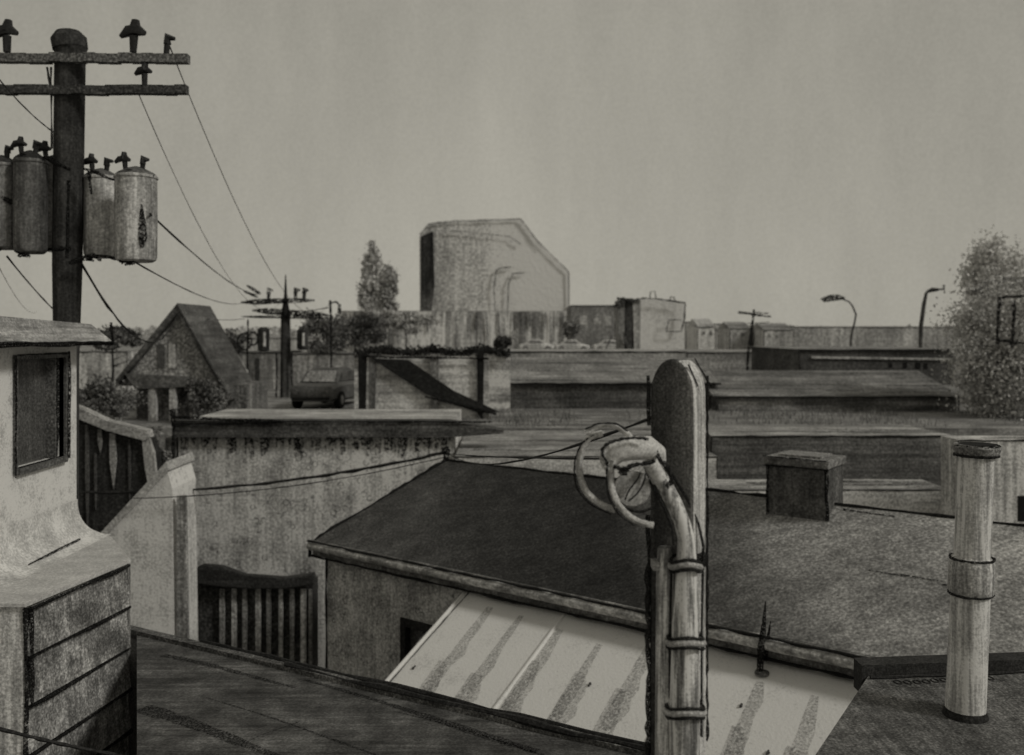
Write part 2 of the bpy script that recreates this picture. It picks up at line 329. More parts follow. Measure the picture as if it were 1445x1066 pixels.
# lean-to of pale metal sheets
t=thing('lean_to','pale corrugated metal lean-to roof fixed below the eave of the dark hipped roof','lean-to',Z(W0+u*3.6,0))
base=Z(W0,E0.z-.27)-n*.01; k=.52; s1=3.1; aL,aR=3.25,9.4
def LT(a,s,dz=0): return base+u*a-n*s+Vector((0,0,-k*s+dz))
mb=MB(); mb.hexa([LT(aL,s1,-.04),LT(aR,s1,-.04),LT(aR,0,-.04),LT(aL,0,-.04),LT(aL,s1),LT(aR,s1),LT(aR,0),LT(aL,0)])
cnt=0; a=aL
seams=[aL+.02,aL+.55,aL+1.15,aL+1.85,aL+2.55,aL+3.2,aL+3.95,aL+4.75,aL+5.4,aR-.05]
for a in seams[::3]:
    mb.hexa([LT(a-.025,s1,.0),LT(a+.025,s1,.0),LT(a+.025,.02,.0),LT(a-.025,.02,.0),LT(a-.01,s1,.035),LT(a+.01,s1,.035),LT(a+.01,.02,.035),LT(a-.01,.02,.035)],0)
lm=M(172,11,'t',.18,.32)
def stain(a0,a1,s0,s1_,w0,w1,dz=.004):
    k=8; L=[];Rr=[]
    for i in range(k+1):
        f=i/k; a=a0+(a1-a0)*f; ss=s0+(s1_-s0)*f; w=(w0+(w1-w0)*f)*(.35+.65*math.sin(math.pi*min(1,max(.0,f*.9+.05)))**.5)*R.uniform(.8,1.2)
        a+=R.uniform(-.006,.006); L.append(LT(a,ss,dz)); Rr.append(LT(a+w,ss,dz))
    for i in range(k): mb.face([L[i],L[i+1],Rr[i+1],Rr[i]],1)
for i,a in enumerate(seams):
    if i in (0,9): continue
    stain(a+.03,a+.08,.1+R.uniform(0,.5),R.uniform(1.5,3.0),.14+.04*(i%2),.17+.05*(i%3))
    stain(a+.0,a+.1,.8+R.uniform(0,.5),R.uniform(1.8,3.0),.26,.34,.007)
mb.rail(LT(aL,0.02,.01),LT(aL,s1,.01),.02,2); mb.rail(LT(aL+.09,0.02,.01),LT(aL+.09,s1,.01),.008,2); mb.rail(LT(3.2,.05,.01),LT(aR,.03,.01),.02,2)
for a,s_ in ((3.5,1.45),(6.1,1.0),(8.0,.75),(7.2,1.7),(4.6,1.9),(8.5,1.2)): mb.rail(LT(a,s_,.012),LT(a,s_+.05,.012),.016,2)
mb.build('roof',[lm,STAIN(112,11,.30,1.0),M(58,11,'t',.7,.5)],t)
for a in (aL+.1,aR-.2):
    mb=MB(); mb.obox(Z(LT(a,s1-.15),0),u*.1,n*.1,(0,0,LT(0,s1-.15).z-.05)); mb.build('post',M(80,11),t)
# shaded wall beneath the right end
pp=LT(8.05,.3)
t=thing('roof_spike','short black iron spike standing on the pale metal roof','spike',pp)
mb=MB(); mb.tube([pp+Vector((-.03,0,0)),pp+Vector((-.01,0,.3)),pp+Vector((.02,0,.6)),pp+Vector((.04,0,.86))],[.035,.045,.03,.006],7,jit=.15)
mb.tube([pp+Vector((.04,0,.15)),pp+Vector((.07,0,.4)),pp+Vector((.1,0,.62))],[.02,.024,.006],6,jit=.15)
mb.build('rod',INK(10),t); mb=MB(); mb.lathe(pp,[(.09,0),(.08,.03),(.03,.04)],10); mb.build('foot',M(60,10),t)

# ------------------------------------------------------------------ right foreground roof with vent pipe
DF=2.2; zf=H-DF
t=thing('shingled_outbuilding','outbuilding in the bottom right corner with rough dark shingle roof','outbuilding',(3,5,0))
poly=[(2.28,5.9),(1.58,4.8),(.95,3.7),(6.5,3.2),(6.5,6.3)]
mb=MB(); mb.prism([(x+.03,y-.02,0) for x,y in poly],(0,0,zf-.12)); mb.build('wall',M(60,5,'w'),t)
mb=MB(); mb.prism([(x,y,zf-.12) for x,y in poly],(0,0,.12)); rf=mb.build('roof',M(70,5,'t',.6,.8,'y',.35,marks=1.0),t)
mb=MB()
f0=Vector((2.28,5.9,zf)); f1=Vector((6.5,6.3,zf)); mb.obox(f0+Vector((-.04,0,-.12)),(f1-f0),(0,.14,0),(0,0,.19)); mb.build('curb',M(34,5,'w',.5,.5),rf)
mb=MB()
for i in range(11):
    c=f0.lerp(f1,.035+.0145*i)+Vector((0,-.12+R.uniform(-.01,.01),.002))
    ring=[c+Vector((math.cos(q)*.022,math.sin(q)*.03,0)) for q in [2*math.pi*j/10 for j in range(11)]]; mb.tube(ring,.0045,5,cap=False)
mb.rail(f0+Vector((0,-.05,.008)),f1+Vector((0,-.05,.008)),.01)
mb.build('nail_row',M(30,5),rf)
vp=Vector(((1362-CX)/F*5.3,5.3,zf))
t=thing('vent_pipe','tall grey metal vent pipe with middle collar on the dark shingle roof','vent pipe',vp)
zt_=P(1370,640,5.3).z; zc0=P(0,835,5.3).z; zc1=P(0,790,5.3).z
pm=M(120,5,'w',.28,.4,'v',.7,rough=.55,spec=.4)
tilt=Vector(((1376-1360)/F*5.3,0,0))
def VL(z): return vp+tilt*((z-zf)/(zt_-zf))-Vector((0,0,0))
mb=MB()
def seg(z0,z1,r0,r1): mb.tube([Z(VL(z0),z0),Z(VL(z1),z1)],[r0,r1],32)
seg(zf,zc0+.02,.108,.104); seg(zc0,zt_,.096,.098); mb.build('pipe',pm,t,smooth=True)
mb=MB(); mb.tube([Z(VL(z),z) for z in (zc0-.02,zc0,zc0+.05,zc1-.03,zc1,zc1+.02)],[.104,.12,.122,.122,.118,.1],32); mb.build('collar',M(104,5,'w',.4,.5,'v',.6,rough=.6),t,smooth=True)
mb=MB(); mb.tube([Z(VL(z),z) for z in (zt_-.02,zt_,zt_+.035,zt_+.05)],[.1,.118,.128,.12],32); 
mb.build('cap',M(76,5,'w',.6,.5),t)
mb=MB(); c=Z(VL(zt_+.052),zt_+.052); mb.tube([c,c+Vector((0,0,.003))],[.1,.1],28); mb.build('opening',M(20,5,'t'),t)  # dark disc paints the shade inside the pipe mouth
for q in (zt_-.01,zt_+.045,zc0-.01,zc1+.01):
    mb=MB(); rr=.117; c=Z(VL(q),q); mb.tube([c+Vector((math.cos(a)*rr,math.sin(a)*rr,0)) for a in [2*math.pi*j/28 for j in range(29)]],.007,6,0,jit=.5,cap=False)
    mb.build('ring',INK(5),t)
mb=MB(); mb.lathe(Z(vp,zf),[(.122,0),(.12,.012),(.114,.025),(.108,.04)],28); mb.build('flashing',M(34,5,'t',.6),t,smooth=True)  # low flashing, its dark tone painting the shadow ring at the foot

# ------------------------------------------------------------------ service post with conduit and weatherhead
Yp=4.0; pc=P(962,1050,Yp)
t=thing('service_post','thick round-topped wooden post in the foreground with pipe and cable coil','post',Z(pc,zr))
th=math.radians(35.4); fn=Vector((-math.sin(th),-math.cos(th),0)); fr=Vector((math.cos(th),-math.sin(th),0))
wd,tk=.205,.13; ztop=P(0,506,Yp).z; zb=zr
mb=MB(); c0=Vector((P(957,0,Yp).x,Yp,0))
prof=[(-wd/2-.012,zb),(wd/2+.002,zb),(wd/2,ztop-.155)]+[(wd/2*math.cos(a),ztop-.155+.155*math.sin(a)) for a in [math.pi*j/20 for j in range(1,20)]]+[(-wd/2,ztop-.155)]
mb.prism([c0+fr*x+fn*tk/2+Vector((0,0,z)) for x,z in prof],-fn*tk)
POST=mb.build('post_body',[M(42,3.6,'w',.5,.55,'v',.3,grad=('X',-.12,.02,3.2)),M(118,3.6,'w',.35,.4,'v',.6)],t,bevel=.012)  # shaded left to sunlit right side painted into the wood tones
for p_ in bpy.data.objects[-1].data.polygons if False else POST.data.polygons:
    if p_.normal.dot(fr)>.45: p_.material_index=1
ink=INK(4)
C0_=lambda x,y: P(x,y,Yp-.09)
mb=MB(); q=c0-fr*(wd/2+.008)+fn*tk/2; mb.rail(Z(q,zb),Z(q,P(0,730,Yp).z),.013,seg=60); mb.rail(Z(q,P(0,600,Yp).z),Z(q,P(0,530,Yp).z),.008)
q=c0+fr*(wd/2+.004)-fn*tk/2; mb.rail(Z(q,P(0,1045,Yp).z),Z(q,P(0,530,Yp).z),.006,seg=60)
mb.rail(C0_(985,545),C0_(972,515),.004); mb.rail(C0_(1003,545),C0_(980,506),.004); mb.build('edge_strip',ink,t)
cm=M(98,3.7,'w',.35,.5,'v',1.5,rough=.5,spec=.4)
Yc=3.86
def C_(px,py,Y=Yc): return P(px,py,Y)
mb=MB(); path=[C_(967,1300),C_(966,1000),C_(967,880),C_(969,790),C_(968,760),C_(962,735),C_(950,708),C_(938,685),C_(926,664),C_(912,650)]
rs=[.068,.066,.058,.044,.038,.036,.036,.035,.032,.03]
mb.tube(path,[r*.95 for r in rs],22); mb.tube([C_(941,1300,3.93),C_(941,1000,3.93),C_(941,800,3.93),C_(938,772,3.93)],[.05,.05,.045,.03],16)
cd=mb.build('conduit',cm,t,smooth=True)
mb=MB()
for (py,r0) in ((796,.062),(903,.075),(1000,.078)):
    pts=[]; mb=MB()
    for j in range(25):
        a=2*math.pi*j/24; pts.append(C_(967,py)+Vector((math.cos(a)*r0,math.sin(a)*r0,-.012*math.cos(a*2))))
    mb.tube(pts,.013,8,0,jit=.1,cap=False)
    for dz in (-.02,.02): mb.tube([p+Vector((0,-.002,dz)) for p in pts],.0065,6,1,jit=.4,cap=False)
    mb.build('collar',[M(100,4,'w',.4,.4),ink],cd)
mb=MB(); mb.obox(C_(922,806,3.9),(.09,0,0),(0,.08,0),(0,0,.035)); mb.build('clamp',M(90,4,'w',.5,.5),cd)
mb=MB(); mb.obox(C_(985,800,3.9),(.04,0,0),(0,.08,0),(0,0,.05)); mb.build('clamp',ink,cd)
# ink-dark tubes either side of the conduit, added as painted shadow gaps
mb=MB()
def shadow_gap(pts,r): mb.tube([C_(x,y,Yq) for x,y,Yq in pts],r,6,0,jit=.4)
shadow_gap([(946,985,3.88),(945,900,3.88),(947,810,3.88)],.006); shadow_gap([(990,1040,3.9),(990,900,3.9),(992,770,3.9),(986,740,3.9),(970,705,3.9),(950,672,3.9),(935,650,3.9)],.006)
shadow_gap([(950,770,3.8),(948,745,3.8),(936,715,3.8),(918,682,3.8),(908,655,3.8)],.005)
mb.build('shadow_gap',ink,t)
mb=MB(); mb.tube([C_(862,652,3.78),C_(868,640,3.78),C_(885,633,3.78),C_(915,632,3.8),C_(926,640,3.84),C_(930,655,3.88)],[.03,.045,.05,.048,.042,.03],20)
mb.tube([C_(917,652,3.78),C_(931,676,3.8)],[.032,.036],16)
mb.build('weatherhead',M(132,3.8,'w',.3,.45,rough=.6),t,smooth=True)
mb=MB()
def arc(pts,r,mi=0,Y=3.75,jit=.08):
    # smooth curve through points
    P_=[Vector(C_(x,y,Y)) for x,y in pts]; out=[]
    for i in range(len(P_)-1):
        p0=P_[max(i-1,0)];p1=P_[i];p2=P_[i+1];p3=P_[min(i+2,len(P_)-1)]
        for j in range(6):
            s=j/6; out.append(.5*((2*p1)+(p2-p0)*s+(2*p0-5*p1+4*p2-p3)*s*s+(3*p1-p0-3*p2+p3)*s**3))
    out.append(P_[-1]); mb.tube(out,r,8,mi,jit=jit)
arc([(826,612),(845,602),(868,601),(885,612),(893,622)],.012,Y=3.82); arc([(826,606),(845,598),(868,598),(886,609)],.004,1,Y=3.8,jit=.5)
arc([(850,612),(832,618),(820,640),(818,668),(828,695),(848,712),(868,720)],.014,Y=3.86); arc([(838,614),(820,628),(811,655),(814,688),(834,712),(862,726)],.004,1,Y=3.85,jit=.5)
arc([(866,650),(862,668),(864,692),(876,716),(896,734),(922,742)],.013,Y=3.74); arc([(858,652),(856,672),(859,700),(872,724),(895,742)],.004,1,Y=3.73,jit=.5)
arc([(884,704),(892,690),(903,680),(908,668)],.009,Y=3.75); arc([(882,706),(888,692),(900,676),(904,666)],.0035,1,Y=3.73); arc([(886,708),(898,698),(908,682),(911,668)],.0035,1,Y=3.73)
arc([(872,706),(885,718),(905,722),(926,714)],.006,1,Y=3.76,jit=.5)
arc([(858,655),(850,640),(853,630),(868,622),(895,618),(915,620)],.006,1,Y=3.72,jit=.5); arc([(866,658),(880,662),(896,656),(914,654),(924,650)],.009,1,Y=3.72,jit=.5)
arc([(913,622),(922,630),(930,648),(942,660),(948,678),(940,688)],.009,1,Y=3.78,jit=.5); arc([(855,630),(850,648),(860,664),(868,655)],.012,0,Y=3.74)
arc([(875,664),(880,668),(884,660)],.012,1,Y=3.72,jit=.5)
mb.build('cable_coil',[M(112,3.8,'w',.35,.4),ink],t,smooth=True)
mb=MB(); mb.tube([C_(892,690,3.8)+Vector((0,0,0)),C_(892,690,3.79)],[.075,.07],20); mb.build('meter_disc',M(104,3.8,'w',.4,.4),t)

# ------------------------------------------------------------------ generic block building
def block(label, px0,px1,ytop,Y,depth,v,vr=None,zbase=None,streak='v',sa=.4,cat='building',name='building',roofrise=0,ink=True,wins=(),side=None,overh=.0,winv=34,marks=0,grp=None,patch=.5,inkw=1.0):
    x0=(px0-CX)/F*Y; x1=(px1-CX)/F*Y; z=P(0,ytop,Y).z; zb=zbase if zbase is not None else gz(Y+.5)-.05
    t=thing(name,label,cat,((x0+x1)/2,Y,zb),grp); q=Y/F
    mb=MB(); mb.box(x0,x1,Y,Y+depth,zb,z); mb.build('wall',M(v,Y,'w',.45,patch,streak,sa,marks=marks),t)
    mb=MB()
    o=overh
    if roofrise: 
        mb.prism([(x0-o,Y-o,z),(x0-o,Y+depth+o,z),(x0-o,Y+depth/2,z+roofrise)],(x1-x0+2*o,0,0))
    else: mb.box(x0-o,x1+o,Y-o,Y+depth+o,z,z+1.2*q)
    rs_=random.Random(int(px0*7+ytop))
    if roofrise: sl=lambda f: z+roofrise*f*(depth/2)/(depth/2+o)
    for k_ in range(int(10+(x1-x0)*1.2) if Y<70 else 0):
        f=rs_.random(); yy=(Y+f*depth) if not roofrise else (Y-o+f*.9*(depth/2+o)); hh=(z+1.2*q+.01) if not roofrise else z+roofrise*f*.9+.012
        xa=rs_.uniform(x0,x1); ln_=rs_.uniform(.6,3.5); wd_=rs_.uniform(.05,.3)*(1 if not roofrise else .6); dz_=0 if not roofrise else wd_*roofrise/(depth/2+o)
        xb=min(x1,xa+ln_); mb.face([(xa,yy,hh),(xb,yy+.1*wd_,hh),(xb,yy+wd_,hh+dz_),(xa,yy+wd_,hh+dz_)],1)
    rf=mb.build('roof',[M(vr or v,Y,'t',.4,.6,'x',.5),STAIN(max(28,(vr or v)*.5),Y,.40,.75)],t)
    if ink:
        mb=MB(); y_=Y-o-.3*q; mb.rail((x0-o,y_,z),(x1+o,y_,z),1.3*q*inkw); mb.rail((x0-.2*q,y_,zb),(x0-.2*q,y_,z),1.0*q*inkw); mb.rail((x1,y_,zb),(x1,y_,z),.8*q*inkw); mb.build('trim',M(30,Y),rf)
    for (a,b,c,d) in wins:
        mb=MB(); mb.box((a-CX)/F*Y,(b-CX)/F*Y,Y-.5*q,Y+.2*q,P(0,d,Y).z,P(0,c,Y).z); mb.build('window',M(winv,Y,patch=.8),t)
    return t

# stippled workshop wall behind (left of centre)
t=block('wide rendered workshop with stippled wall and dark roof band behind the hipped roof',252,641,618,22,3.5,122,112,zbase=0,patch=.7,sa=.32,marks=1.3,ink=False,name='workshop',cat='workshop')
q=22/F; zt2=P(0,618,22).z
mb=MB(); mb.box(-8.02,-1.5,21.8,22.3,zt2+.03,P(0,593,22).z); zq=P(0,593,22).z; mb.hexa([(-1.5,21.8,zt2+.03),(-.2,21.8,zt2+.12),(-.2,22.3,zt2+.12),(-1.5,22.3,zt2+.03),(-1.5,21.8,zq),(-.2,21.8,zt2+.2),(-.2,22.3,zt2+.2),(-1.5,22.3,zq)])
rs_=random.Random(3)
for k_ in range(150):
    xa=rs_.uniform(-7.95,-1.4); wd_=rs_.uniform(.03,.16); hl=rs_.uniform(.1,.6)**1.3; yy=21.985-rs_.random()*.01
    mb.face([(xa,yy,zt2+.03),(xa+wd_,yy,zt2+.03),(xa+wd_*.7,yy,zt2-hl),(xa+wd_*.3,yy,zt2-hl)],1)
mb.build('parapet',[M(46,22,'w',.5,.8,'x',.5),STAIN(44,22,.40,.70)],t)
mb=MB(); mb.box(-7.9,-1.4,22.32,25.5,zt2+.02,P(0,593,22).z-.03); mb.build('roof_deck',M(120,24,'t',.3,.6,'x',.5),t)
mb=MB(); mb.rail((-8.05,21.75,zt2+.5),(-5.4,21.75,zt2+.42),.04); mb.rail((-8.05,21.75,zt2+.35),(-5.6,21.75,zt2+.38),.025); mb.rail((-8.0,21.9,zt2-1.2),(-8.0,21.75,zt2+.7),.06); mb.rail((-5.4,21.76,zt2+.42),(-.45,21.76,zt2+.4),.02)
mb.rail((-8.02,21.95,1),(-8.02,21.95,zt2-1),.03)
mb.build('trim',INK(22),t)
mb=MB(); mb.box(-8.02-.25,-8.02,21.97,22.6,0,zt2); mb.build('corner_pier',M(64,22,'w',.5,.5,'v',.6),t)
# hooded slatted doors in front of the workshop
t=thing('slatted_shed','low dark lean shed with sagging dark hood and vertical slat doors','shed',P(355,930,19.5))
mb=MB(); Ys=19.5
hx=[(268,806),(285,798),(312,800),(345,812),(400,816),(443,810),(443,826),(400,832),(350,832),(300,828),(272,824)]
mb.prism([P(x,y,Ys) for x,y in hx],(0,.2,0)); mb.build('hood',M(38,19,'w',.5,.5,'x',.3),t,bevel=.03)
mb=MB(); mb.prism([P(x,y,Ys+.3) for x,y in ((275,822),(442,822),(442,1100),(275,1100))],(0,.5,0)); mb.build('backing',M(44,19,'w',.7,.6,'v',.4),t)
for i,x in enumerate((313,330,345,364,379,396,412,428,438)):
    mb=MB(); wdt=R.uniform(2.2,4.5); mb.prism([P(x-wdt,832,Ys+.2),P(x+wdt,832,Ys+.2),P(x+wdt,1100,Ys+.2),P(x-wdt,1100,Ys+.2)],(0,.05,0)); mb.build('slat',M(100 if i%2 else 78,19,'w',.5,.6,'v',.5),t)
# pale gable-ended shed between house and workshop
t=thing('pale_shed','small pale shed with steep one-sided roof slope left of the workshop','shed',P(210,885,17.5))
Yg=17.5
pl=[(145,752),(234,658),(243,690),(250,1150),(150,1150)]
mb=MB(); mb.prism([P(x,y,Yg) for x,y in pl],(0,1.3,0)); mb.build('wall',M(132,17,'w',.35,.5,'v',.2),t)
mb=MB(); mb.prism([P(x,y,Yg-.06) for x,y in ((140,754),(146,760),(238,664),(234,652))],(0,1.45,0)); mb.build('roof',M(104,17,'w',.4,.4),t)
mb=MB(); mb.prism([P(x,y,Yg-.02) for x,y in ((249,700),(262,700),(268,1150),(250,1150))],(0,.1,0)); mb.build('drainpipe',M(86,17,'w',.5,.6,'v',.5),t)
# black barn-like shed with pale eave board
t=thing('black_shed','black boarded shed with pale sloping eave board beside the pale house','shed',P(160,740,19.5))
Yk=19.6
pl=[(60,560),(112,582),(205,618),(215,640),(215,1000),(60,1000)]
mb=MB(); mb.prism([P(x,y,Yk) for x,y in pl],(0,.5,0)); mb.build('wall',M(30,19,'w',.6,.5,'v',.4),t)
mb=MB(); mb.prism([P(x,y,Yk-.15) for x,y in ((60,558),(112,576),(150,594),(207,608),(210,618),(203,622),(150,608),(112,592),(60,574))],(0,.3,0)); mb.build('eave_board',M(96,19,'w',.4,.5,'x',.3),t)
mb=MB(); mb.prism([P(x,y,Yk-.1) for x,y in ((200,618),(209,615),(217,640),(222,690),(212,700),(204,660))],(0,.1,0)); mb.build('corner_board',M(92,19,'w',.4,.5,'v',.3),t)
for (x,y0,y1,wd_,vv) in ((122,600,760,3,52),(140,606,640,4,70),(158,612,690,6,92),(182,620,720,2,48),(134,640,720,2,46)):
    mb=MB(); mb.prism([P(x-wd_*.6,y0,Yk-.05),P(x+wd_*.7,y0,Yk-.05),P(x+wd_,(y0+y1)/2,Yk-.05),P(x+wd_*.3,y1,Yk-.05),P(x-wd_*.6,(y0+y1)/2,Yk-.05)],(0,.04,0)); mb.build('batten',M(vv,19,'w',.5,.6,'v',.4),t)

# ------------------------------------------------------------------ house with the steep gable
t=thing('gabled_house','steep gabled house with dark roof slope and pale porch posts','house',P(240,600,30))
Yh=29.5; q=Yh/F
gp=[(250,436),(310,530),(310,545),(170,545),(170,530)]
mb=MB(); mb.prism([P(x,y,Yh) for x,y in gp],(0,3.2,0)); mb.build('gable',M(88,29,'w',.75,.6),t)
mb=MB(); zbz=ZP-6
x0,x1=P(182,0,Yh).x,P(340,0,Yh).x
mb.box(x0,x1,Yh+.6,Yh+3.2,0,P(0,545,Yh).z); mb.build('wall',M(62,29,'w',.7,.6,'v',.5),t)
mb=MB()
ap,lb,rb=P(250,428,Yh-.3),P(163,536,Yh-.3),P(322,556,Yh-.3); dv=Vector((.0,2.9,0)); up_=Vector((0,0,-.2))
mb.prism([ap,lb,lb+up_,ap+up_*1.6],(0,3.2,0))
mb.prism([ap,rb,rb+up_,ap+up_*1.6],(0,3.2,0))
rf=mb.build('roof',M(60,29,'t',.5,.6,'y',.4),t)
mb=MB(); mb.rail(ap+Vector((0,-.02,-.05)),rb+Vector((0,-.02,-.05)),.04); mb.build('ridge_cap',M(40,29),rf)
mb=MB(); mb.prism([P(x,y,Yh-.35) for x,y in ((176,528),(262,532),(268,546),(190,549))],(0,.5,0)); mb.build('porch_beam',M(58,29,'w',.5,.6),t)
for x,wd_ in ((165,4),(214,7),(243,6),(270,4)):
    mb=MB(); mb.prism([P(x-wd_*.7,546,Yh-.3),P(x+wd_*.7,546,Yh-.3),P(x+wd_*.9,640,Yh-.3),P(x-wd_*.6,640,Yh-.3)],(0,.2,0)); mb.build('post',M(104,29,'w',.4,.5,'v',.4),t)
for x0_,x1_ in ((222,232),(238,247)):
    mb=MB(); mb.prism([P(x0_,486,Yh-.03),P(x1_,486,Yh-.03),P(x1_,520,Yh-.03),P(x0_,520,Yh-.03)],(0,.1,0)); mb.build('window',M(118 if x0_>230 else 52,29,'w',.4,.5,'v',.5),t)

# ------------------------------------------------------------------ trees and bushes
def tree(name,label,cat,px,py,Y,rx,ry,n,leaf,v,cl=14,trunk=True,seed=0,grp=None,lo=None,airy=.9,vt=40,shape='ball',baseY=None):
    """px,py = crown centre; rx,ry crown half-size in picture units at distance Y."""
    r=random.Random(seed+int(px)*3); q=Y/F; c=P(px,py,Y); zb=gz(Y)
    t=thing(name,label,cat,(c.x,Y,zb),grp)
    if trunk:
        mb=MB(); hgt=c.z-zb; mb.tube([(c.x,Y,zb-.1),(c.x+.02*hgt,Y,zb+hgt*.5),(c.x,Y,c.z+ry*q*.3)],[.045*max(ry*q,1)+.04,.03*max(ry*q,1)+.02,.01],7,jit=.1)
        for k in range(6):
            a=r.uniform(0,6.28); s=Vector((c.x,Y,zb+hgt*r.uniform(.5,.95))); mb.tube([s,s+Vector((math.cos(a)*rx*q*.35,math.sin(a)*rx*q*.3,ry*q*.3)),s+Vector((math.cos(a)*rx*q*.7,math.sin(a)*rx*q*.6,ry*q*.55))],[.02*max(ry*q,1)+.01,.012*max(ry*q,1),.004],5)
        mb.build('trunk',M(vt,Y,'w',.5,.5,'v',.5),t)
    cls=[]
    for k in range(cl):
        while True:
            p=Vector((r.uniform(-1,1),r.uniform(-1,1),r.uniform(-1,1)))
            if p.length<=1 and (p.length>.25 or r.random()<.4): break
        if shape=='cone': p.x*= .25+.75*(1-(p.z+1)/2); p.y*= .25+.75*(1-(p.z+1)/2)
        cls.append((Vector((p.x*rx*q*.82,p.y*rx*q*.7,p.z*ry*q*.82)), r.uniform(.22,.48)))
    mb=MB()
    for k in range(n):
        cc_,rr=cls[k%cl]; rad=rr*airy
        d=Vector((r.gauss(0,.5)*rx*q*rad, r.gauss(0,.5)*rx*q*rad, r.gauss(0,.45)*min(ry,rx*1.6)*q*rad))
        p=c+cc_+d; s=leaf*q*r.uniform(.5,1.3)
        a=Vector((r.uniform(-1,1),r.uniform(-1,1),r.uniform(-1,1))).normalized(); b_=a.cross(Vector((r.uniform(-1,1),r.uniform(-1,1),r.uniform(-1,1)))).normalized()
        mb.face([p-a*s,p+b_*s*.55,p+a*s,p-b_*s*.55], 0 if (k%cl)%3 or r.random()<.15 else 1)
    mb.build('crown',[M(v,Y,'w',.6,.6),M(min(150,v*1.12),Y,'w',.6,.6)],t)
    return t
G1='dark round trees along the far skyline'
tree('tree','dark low tree between the pale house and the steep gable','tree',158,478,38,40,18,3600,3,50,seed=1)
tree('tree','dark tree directly behind the right slope of the steep gable','tree',327,484,46,22,24,1300,2.6,50,seed=2)
tree('tree','grey tree behind the small ring-topped post','tree',456,474,48,40,30,5000,2.6,62,seed=3)
tree('tree','ragged dark tree at the left foot of the two pointed trees','tree',512,466,60,46,26,5200,2.6,52,seed=4)
tree('pointed_tree','taller smoky pointed tree left of the big pale tower block','tree',524,396,120,24,62,5200,2.8,104,cl=34,shape='cone',seed=5)
tree('pointed_tree','shorter darker pointed tree just left of the big pale tower block','tree',548,414,115,22,46,4000,2.8,84,cl=26,shape='cone',seed=6)
tree('tree','low dark tree between the pointed trees and the tower block','tree',572,452,100,46,20,4200,2.6,92,seed=7)
tree('bush','rough dark bush under the porch of the gabled house','bush',150,560,27.5,50,40,5200,3,66,trunk=False,seed=8)
tree('bush','scrubby bush beside the pale porch posts above the pale shed','bush',222,632,21,24,30,1300,3.2,70,trunk=False,seed=18)
tree('bush','tangled bush right of the gabled house porch','bush',286,566,28.5,34,34,2400,3,64,trunk=False,seed=9)
# hedge on the wall behind the gate
t=thing('hedge','long low black hedge running above the braced gate','hedge',P(610,500,32))
mb=MB(); r=random.Random(11)
for k in range(5200):
    x=r.uniform(500,720); p=P(x,497+r.gauss(0,3.2)+2.5*math.sin(x*.09),32+r.uniform(0,1.2)); s=.055*r.uniform(.6,1.4)
    a=Vector((r.uniform(-1,1),r.uniform(-1,1),r.uniform(-1,1))).normalized(); b_=a.cross(Vector((r.uniform(-1,1),r.uniform(-1,1),r.uniform(-1,1)))).normalized()
    mb.face([p-a*s,p+b_*s*.6,p+a*s,p-b_*s*.6])
mb.build('foliage',M(30,32),t)
mb=MB(); mb.prism([P(x,y,32.3) for x,y in ((500,498),(720,500),(720,600),(500,600))],(0,.5,0)); mb.build('bank',M(112,32,'w',.35,.7,'x',.6),t)
# big pale feathery tree at the right edge
tree('large_tree','large pale feathery tree at the right edge towering over the roofs','tree',1418,498,31,82,112,34000,2.7,116,cl=110,seed=12,airy=1.0,vt=60)
tree('large_tree','thin grey tree top rising faintly above the right edge','tree',1406,392,45,46,60,9000,2.6,140,cl=50,seed=13,vt=70)

# ------------------------------------------------------------------ utility poles
def insul(mb, c, s, lean=0, hat=True):       # pin + bell
    c=Vector(c); mb.tube([c,c+Vector((lean*.4,0,s*.7))],[s*.16,s*.18],8,jit=.15)
    if hat:
        mb.tube([c+Vector((lean-s*.62,0,s*.66)),c+Vector((lean-s*.3,0,s*.9)),c+Vector((lean+s*.1,0,s*.98)),c+Vector((lean+s*.45,0,s*.8))],[s*.1,s*.24,s*.26,s*.1],8,jit=.2)
        mb.tube([c+Vector((lean,0,s*.9)),c+Vector((lean+s*.05,0,s*1.4))],[s*.26,s*.16],8,jit=.2)
    else:
        mb.tube([c+Vector((lean*.4,0,s*.55)),c+Vector((lean*.6,0,s*.95)),c+Vector((lean*.6+s*.4,0,s*.85))],[s*.22,s*.26,s*.1],8,jit=.2)
Yb=12.2; q=Yb/F
pb=P(97,470,Yb)
t=thing('utility_pole','thick dark utility pole with two crossarms rising behind the pale house','utility pole',(pb.x,Yb,0))
mb=MB(); zt0=P(0,42,Yb).z
mb.tube([(pb.x-.05,Yb,0),(pb.x-.03,Yb,H-.4),(pb.x-.02,Yb,H+.9),(pb.x+.02,Yb,zt0-.28),(pb.x+.02,Yb,zt0-.26),(pb.x,Yb,zt0-.12),(pb.x-.01,Yb,zt0-.03),(pb.x-.01,Yb,zt0)],[.15,.155,.185,.19,.22,.22,.15,.04],24,jit=.02)
mb.build('pole_shaft',M(36,12,'w',.4,.5,'v',.5),t,smooth=True)
for (y0,x1,hh,vv) in ((80,264,8,64),(125,262,8,44)):
    mb=MB(); a=P(-160,y0,Yb-.24); b=P(x1,y0+1,Yb-.24); seg_=26
    for i in range(seg_):
        a_=a.lerp(b,i/seg_); b2=a.lerp(b,(i+1)/seg_); j=R.uniform(-1,1)*q
        mb.obox(a_+Vector((0,0,-hh*q/1.3+j)),(b2-a_)*1.002,(0,.12,0),(0,0,hh*q*1.5))
    mb.build('crossarm',M(vv,12,'w',.8,.5),t)
